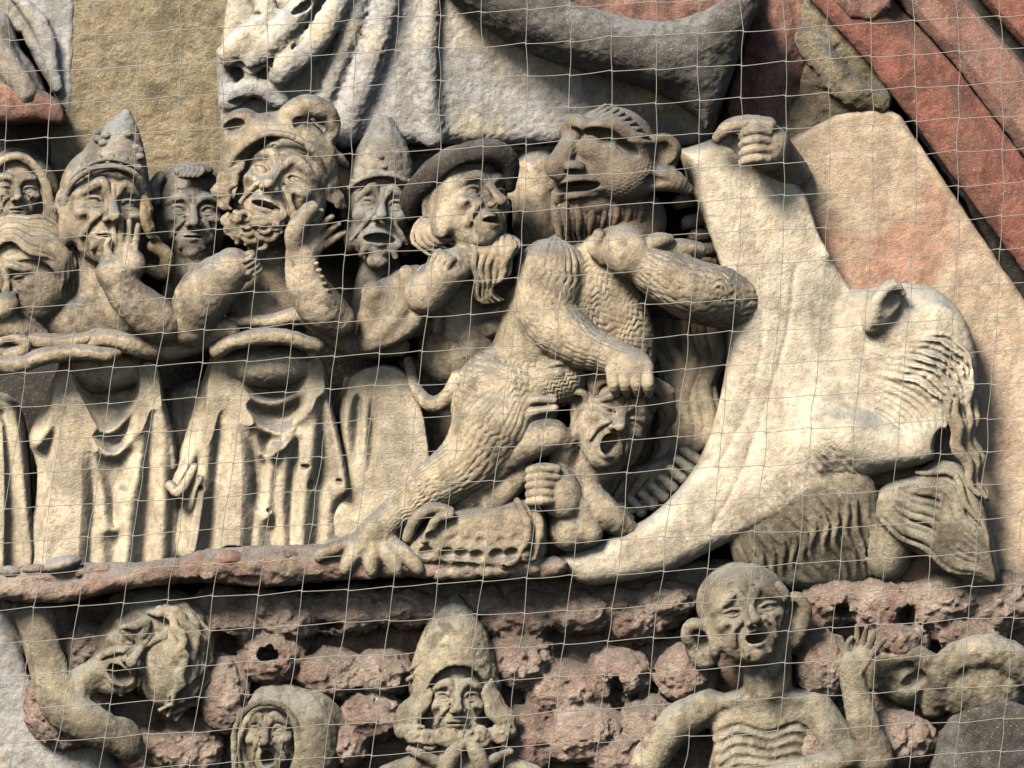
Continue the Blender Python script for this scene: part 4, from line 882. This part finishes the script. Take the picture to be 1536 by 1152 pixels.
c.e((424, 1110, 20), (76, 84, 58), k=6); c.e((462, 1118, 30), (50, 80, 50), k=10); c.e((400, 1118, 84), (44, 62, 64), (-8, 0, 0), k=5, cut=True)
c.t([(352, 1160, 54), (352, 1100, 66), (370, 1064, 78), (400, 1054, 84), (430, 1064, 80), (446, 1100, 76), (446, 1160, 66)], 5, k=4)
c.t([(478, 1046, 30), (508, 1090, 24), (534, 1140, 14)], [14, 16, 10], k=8)
part('hood', c, M['mossy'], t21)
t22 = thing('relief_figure', 'mitred bishop with rolled side locks praying at the bottom edge', 'carved figure', (685, 1160, 0))
c = Clay(H, seed=115, grain=.9)
c.head((686, 1041, 88), 68, yaw=2, pitch=4, roll=0, frown=.5, lids=.8, mouth=(.24, .03), mcurve=-.15, ears=(0, 0), wide=1.0, crease=1.1)
c.t([(686, 1100, 40), (686, 1160, 20)], [40, 80], k=10)
c.t([(664, 1170, 84), (680, 1130, 92), (698, 1112, 92)], [14, 13, 7], k=3); c.t([(730, 1170, 84), (716, 1130, 92), (702, 1112, 92)], [14, 13, 7], k=3)
c.t([(616, 1124, 70), (650, 1140, 80), (672, 1156, 80)], [7, 9, 8], k=3, flat=.7); c.t([(764, 1128, 70), (740, 1140, 80), (722, 1156, 80)], [7, 9, 8], k=3, flat=.7)
c.t([(580, 1165, 50), (620, 1150, 56)], 18, k=6); c.t([(800, 1165, 50), (760, 1152, 56)], 18, k=6)
part('body', c, M['mossy'], t22)
c = Clay(H, seed=116, grain=1.0)
c.t([(682, 1024, 34), (682, 975, 46), (682, 930, 54), (682, 895, 54)], [70, 55, 29, 5], k=5); c.e((687, 1054, 104), (51, 56, 74), k=4, cut=True)
c.t([(612, 1020, 58), (640, 1000, 78), (684, 992, 88), (724, 1000, 80), (746, 1024, 58)], 4, k=3); c.t([(614, 1006, 58), (640, 988, 78), (684, 980, 86), (724, 988, 78), (744, 1010, 58)], 3.5, k=3)
for x, y in [(670, 982), (680, 978), (692, 976), (698, 970), (690, 954), (670, 988)]: c.e((x, y, 88), (6, 5, 6), k=2)
part('mitre', c, M['mossy'], t22)
c = Clay(H, seed=117, grain=.5)
c.locks([(634, 1020, 74), (616, 1050, 66), (592, 1078, 60), (600, 1100, 62)], [(646, 1040, 84), (636, 1064, 82), (622, 1084, 78), (624, 1104, 76)], 5, 7, amp=2, wl=40)
c.locks([(736, 1020, 74), (748, 1050, 66), (772, 1078, 60), (766, 1100, 62)], [(726, 1040, 84), (734, 1064, 82), (746, 1084, 78), (746, 1104, 76)], 5, 7, amp=2, wl=40)
for i in range(44):
    u = rb.uniform(0, 1); x = 604+160*u; y = 1098+9*math.sin(math.pi*u)+rb.normal(0, 6); z = 74+20*math.sin(math.pi*u)-abs(y-1104)*.5; q = rb.uniform(0, 6.28)
    c.t([(x+8*math.cos(q+m*1.1), y+7*math.sin(q+m*1.1), z+m*.8) for m in range(5)], [4.4, 4.8, 4.4, 3.8, 3], k=1.8, n=2)
c.t([(604, 1098, 62), (650, 1106, 78), (686, 1110, 82), (722, 1106, 78), (764, 1098, 62)], 12, k=5)
part('beard', c, M['mossy'], t22)
t23 = thing('relief_figure', 'bare chested bald man with huge ears and raised open hand, lower right', 'carved figure', (1150, 1160, 0))
c = Clay(H, seed=118, grain=.7)
c.head((1124, 908, 114), 74, yaw=10, pitch=10, roll=-10, frown=.9, lids=.15, mouth=(.22, .13), mcurve=-.2, mdrop=.06, ears=(0, 0), wide=1.2, crease=1.5)
c.t([(1058, 972, 66), (1032, 958, 76), (1036, 938, 84), (1056, 940, 84), (1066, 962, 78), (1064, 990, 66)], [9, 10, 10, 9, 8, 10], k=5); c.e((1054, 972, 62), (26, 34, 18), (0, 0, -20), k=6); c.e((1054, 962, 82), (11, 18, 14), (0, 0, -20), k=4, cut=True)
c.t([(1182, 900, 76), (1196, 896, 82), (1208, 912, 80), (1206, 940, 72), (1192, 964, 62)], [8, 9, 9, 9, 9], k=4); c.e((1192, 928, 62), (16, 38, 18), k=6); c.e((1190, 924, 82), (8, 20, 14), k=3, cut=True)
c.t([(1150, 975, 50), (1152, 1030, 44)], [38, 36], k=12)
c.e((1150, 1085, 30), (86, 56, 36), k=14); c.poly([(1075, 1042), (1150, 1034), (1232, 1040), (1236, 1080), (1222, 1190), (1070, 1190), (1078, 1090)], -30, 58, rnd=30, k=10)
for j in range(6): c.t([(1076, 1092+17*j, 44), (1104, 1080+16*j, 54), (1140, 1090+14*j, 57), (1158, 1092+14*j, 57), (1196, 1078+16*j, 54), (1224, 1090+17*j, 44)], 6.5, k=6)
for j in range(5): c.t([(1082, 1100+17*j, 54), (1106, 1089+16*j, 63), (1140, 1098+14*j, 66), (1158, 1100+14*j, 66), (1194, 1087+16*j, 63), (1218, 1099+17*j, 54)], 4, k=5, cut=True)
c.t([(1084, 1054, 54), (1142, 1048, 56)], 8, k=9); c.t([(1164, 1048, 56), (1222, 1050, 54)], 8, k=9)
c.t([(1060, 1060, 34), (1012, 1090, 40), (980, 1130, 44), (960, 1180, 46)], [28, 30, 28, 28], k=10)
c.t([(1226, 1064, 40), (1262, 1120, 50), (1300, 1150, 60)], [26, 30, 26], k=8); c.t([(1314, 1140, 76), (1294, 1080, 80), (1276, 1010, 86), (1276, 994, 86)], [27, 24, 18, 16], k=8)
hand(c, (1282, 1006, 88), (-16, 6, 22), 40, thumb=-1, curl=.3, spread=.16, lens=(.7, .9, .92, .8))
c.t([(1080, 1190, 80), (1200, 1160, 86), (1320, 1120, 74)], [20, 24, 16], k=8)
part('body', c, M['mossy'], t23)
c = Clay(H, grain=.5, seed=119); c.e((1108, 890, 58), (58, 34, 50), (0, 0, -12), k=5); c.e((1122, 914, 116), (56, 48, 70), (0, 0, -8), k=4, cut=True); c.t([(1168, 878, 90), (1178, 892, 88), (1172, 902, 84)], [7, 7, 5], k=3); c.t([(1056, 900, 70), (1060, 930, 70)], [10, 9], k=4)
part('hair', c, M['mossy'], t23)
flush()

# ---------------------------------------------------------------- bird net stretched in front
def net():
    V = []; Q = []
    rn = np.random.default_rng(9)
    def yw(k, x): return 206+49.9*k-.058*(x-130)
    def shift(x, y):
        t = np.clip(y/650, 0, 1); ii = 650*(t**3-t**4/2)+max(0, y-650)
        return -.135*ii+(.06*(x/1536)-.02)*(y-105)
    def xv(j, y): x0 = 1047+64.4*j; return x0+shift(x0, y)+shift(x0, 105)*-1
    def strand(P, r):
        P = np.array(P); n0 = len(V)
        for p, q in zip(P[:-1], P[1:]):
            pass
        T = np.gradient(P, axis=0); T /= np.linalg.norm(T, axis=1)[:, None]
        A = np.cross(T, [0, 0, 1.]); A /= np.linalg.norm(A, axis=1)[:, None]; B = np.cross(T, A)
        for p, a, b, rr in zip(P, A, B, r):
            for m in range(5): V.append(p+rr*(a*math.cos(m*1.2566)+b*math.sin(m*1.2566)))
        for i in range(len(P)-1):
            for m in range(5): Q.append((n0+5*i+m, n0+5*i+(m+1) % 5, n0+5*i+5+(m+1) % 5, n0+5*i+5+m))
    Zn = 205
    jit = {}
    def J(j, k):
        if (j, k) not in jit:
            y = yw(k, 768); 
            for _ in range(3): x = xv(j, y); y = yw(k, x)
            jit[j, k] = (x+rn.normal(0, 1.3), y+rn.normal(0, 1.1), Zn+rn.normal(0, 2))
        return jit[j, k]
    ks = range(-6, 24); js = range(-18, 11)
    def kn(P0, P1, sag, rb):
        P0, P1 = np.array(P0), np.array(P1); out = []; rr = []
        for t in (0, .05, .12, .3, .5, .7, .88, .95):
            p = P0*(1-t)+P1*t; p = p+np.array(sag)*4*t*(1-t); out.append(p); rr.append(rb*(1.75 if t in (0,) else 1.35 if t in (.05, .95) else 1))
        return out, rr
    for k in ks:
        P = []; R = []
        for j in js[:-1]:
            a, b = J(j, k), J(j+1, k); a = (a[0], a[1]+1.0, a[2]); b = (b[0], b[1]-1.2, b[2]); o, r = kn(a, b, (0, rn.normal(.6, .5), 0), .6); P += o; R += r
        strand(P, R)
    for j in js:
        P = []; R = []
        for k in ks[:-1]: o, r = kn(J(j, k), J(j, k+1), (rn.normal(0, .9), 0, 0), .6); P += o; R += r
        strand(P, R)
    V_ = np.array(V, np.float32); Q_ = np.array(Q, np.int32)
    return V_, Q_
V, Q = net()
mn = bpy.data.materials.new('twine'); mn.use_nodes = True; b_ = mn.node_tree.nodes['Principled BSDF']; b_.inputs['Base Color'].default_value = (.14, .13, .11, 1); b_.inputs['Roughness'].default_value = .7
o = link_mesh('bird_net', V, Q, mn, W3(768, 1152, 205)); o.location = W3(768, 1152, 205)
o['label'] = 'thin beige bird net stretched in front of the whole relief'; o['category'] = 'net'
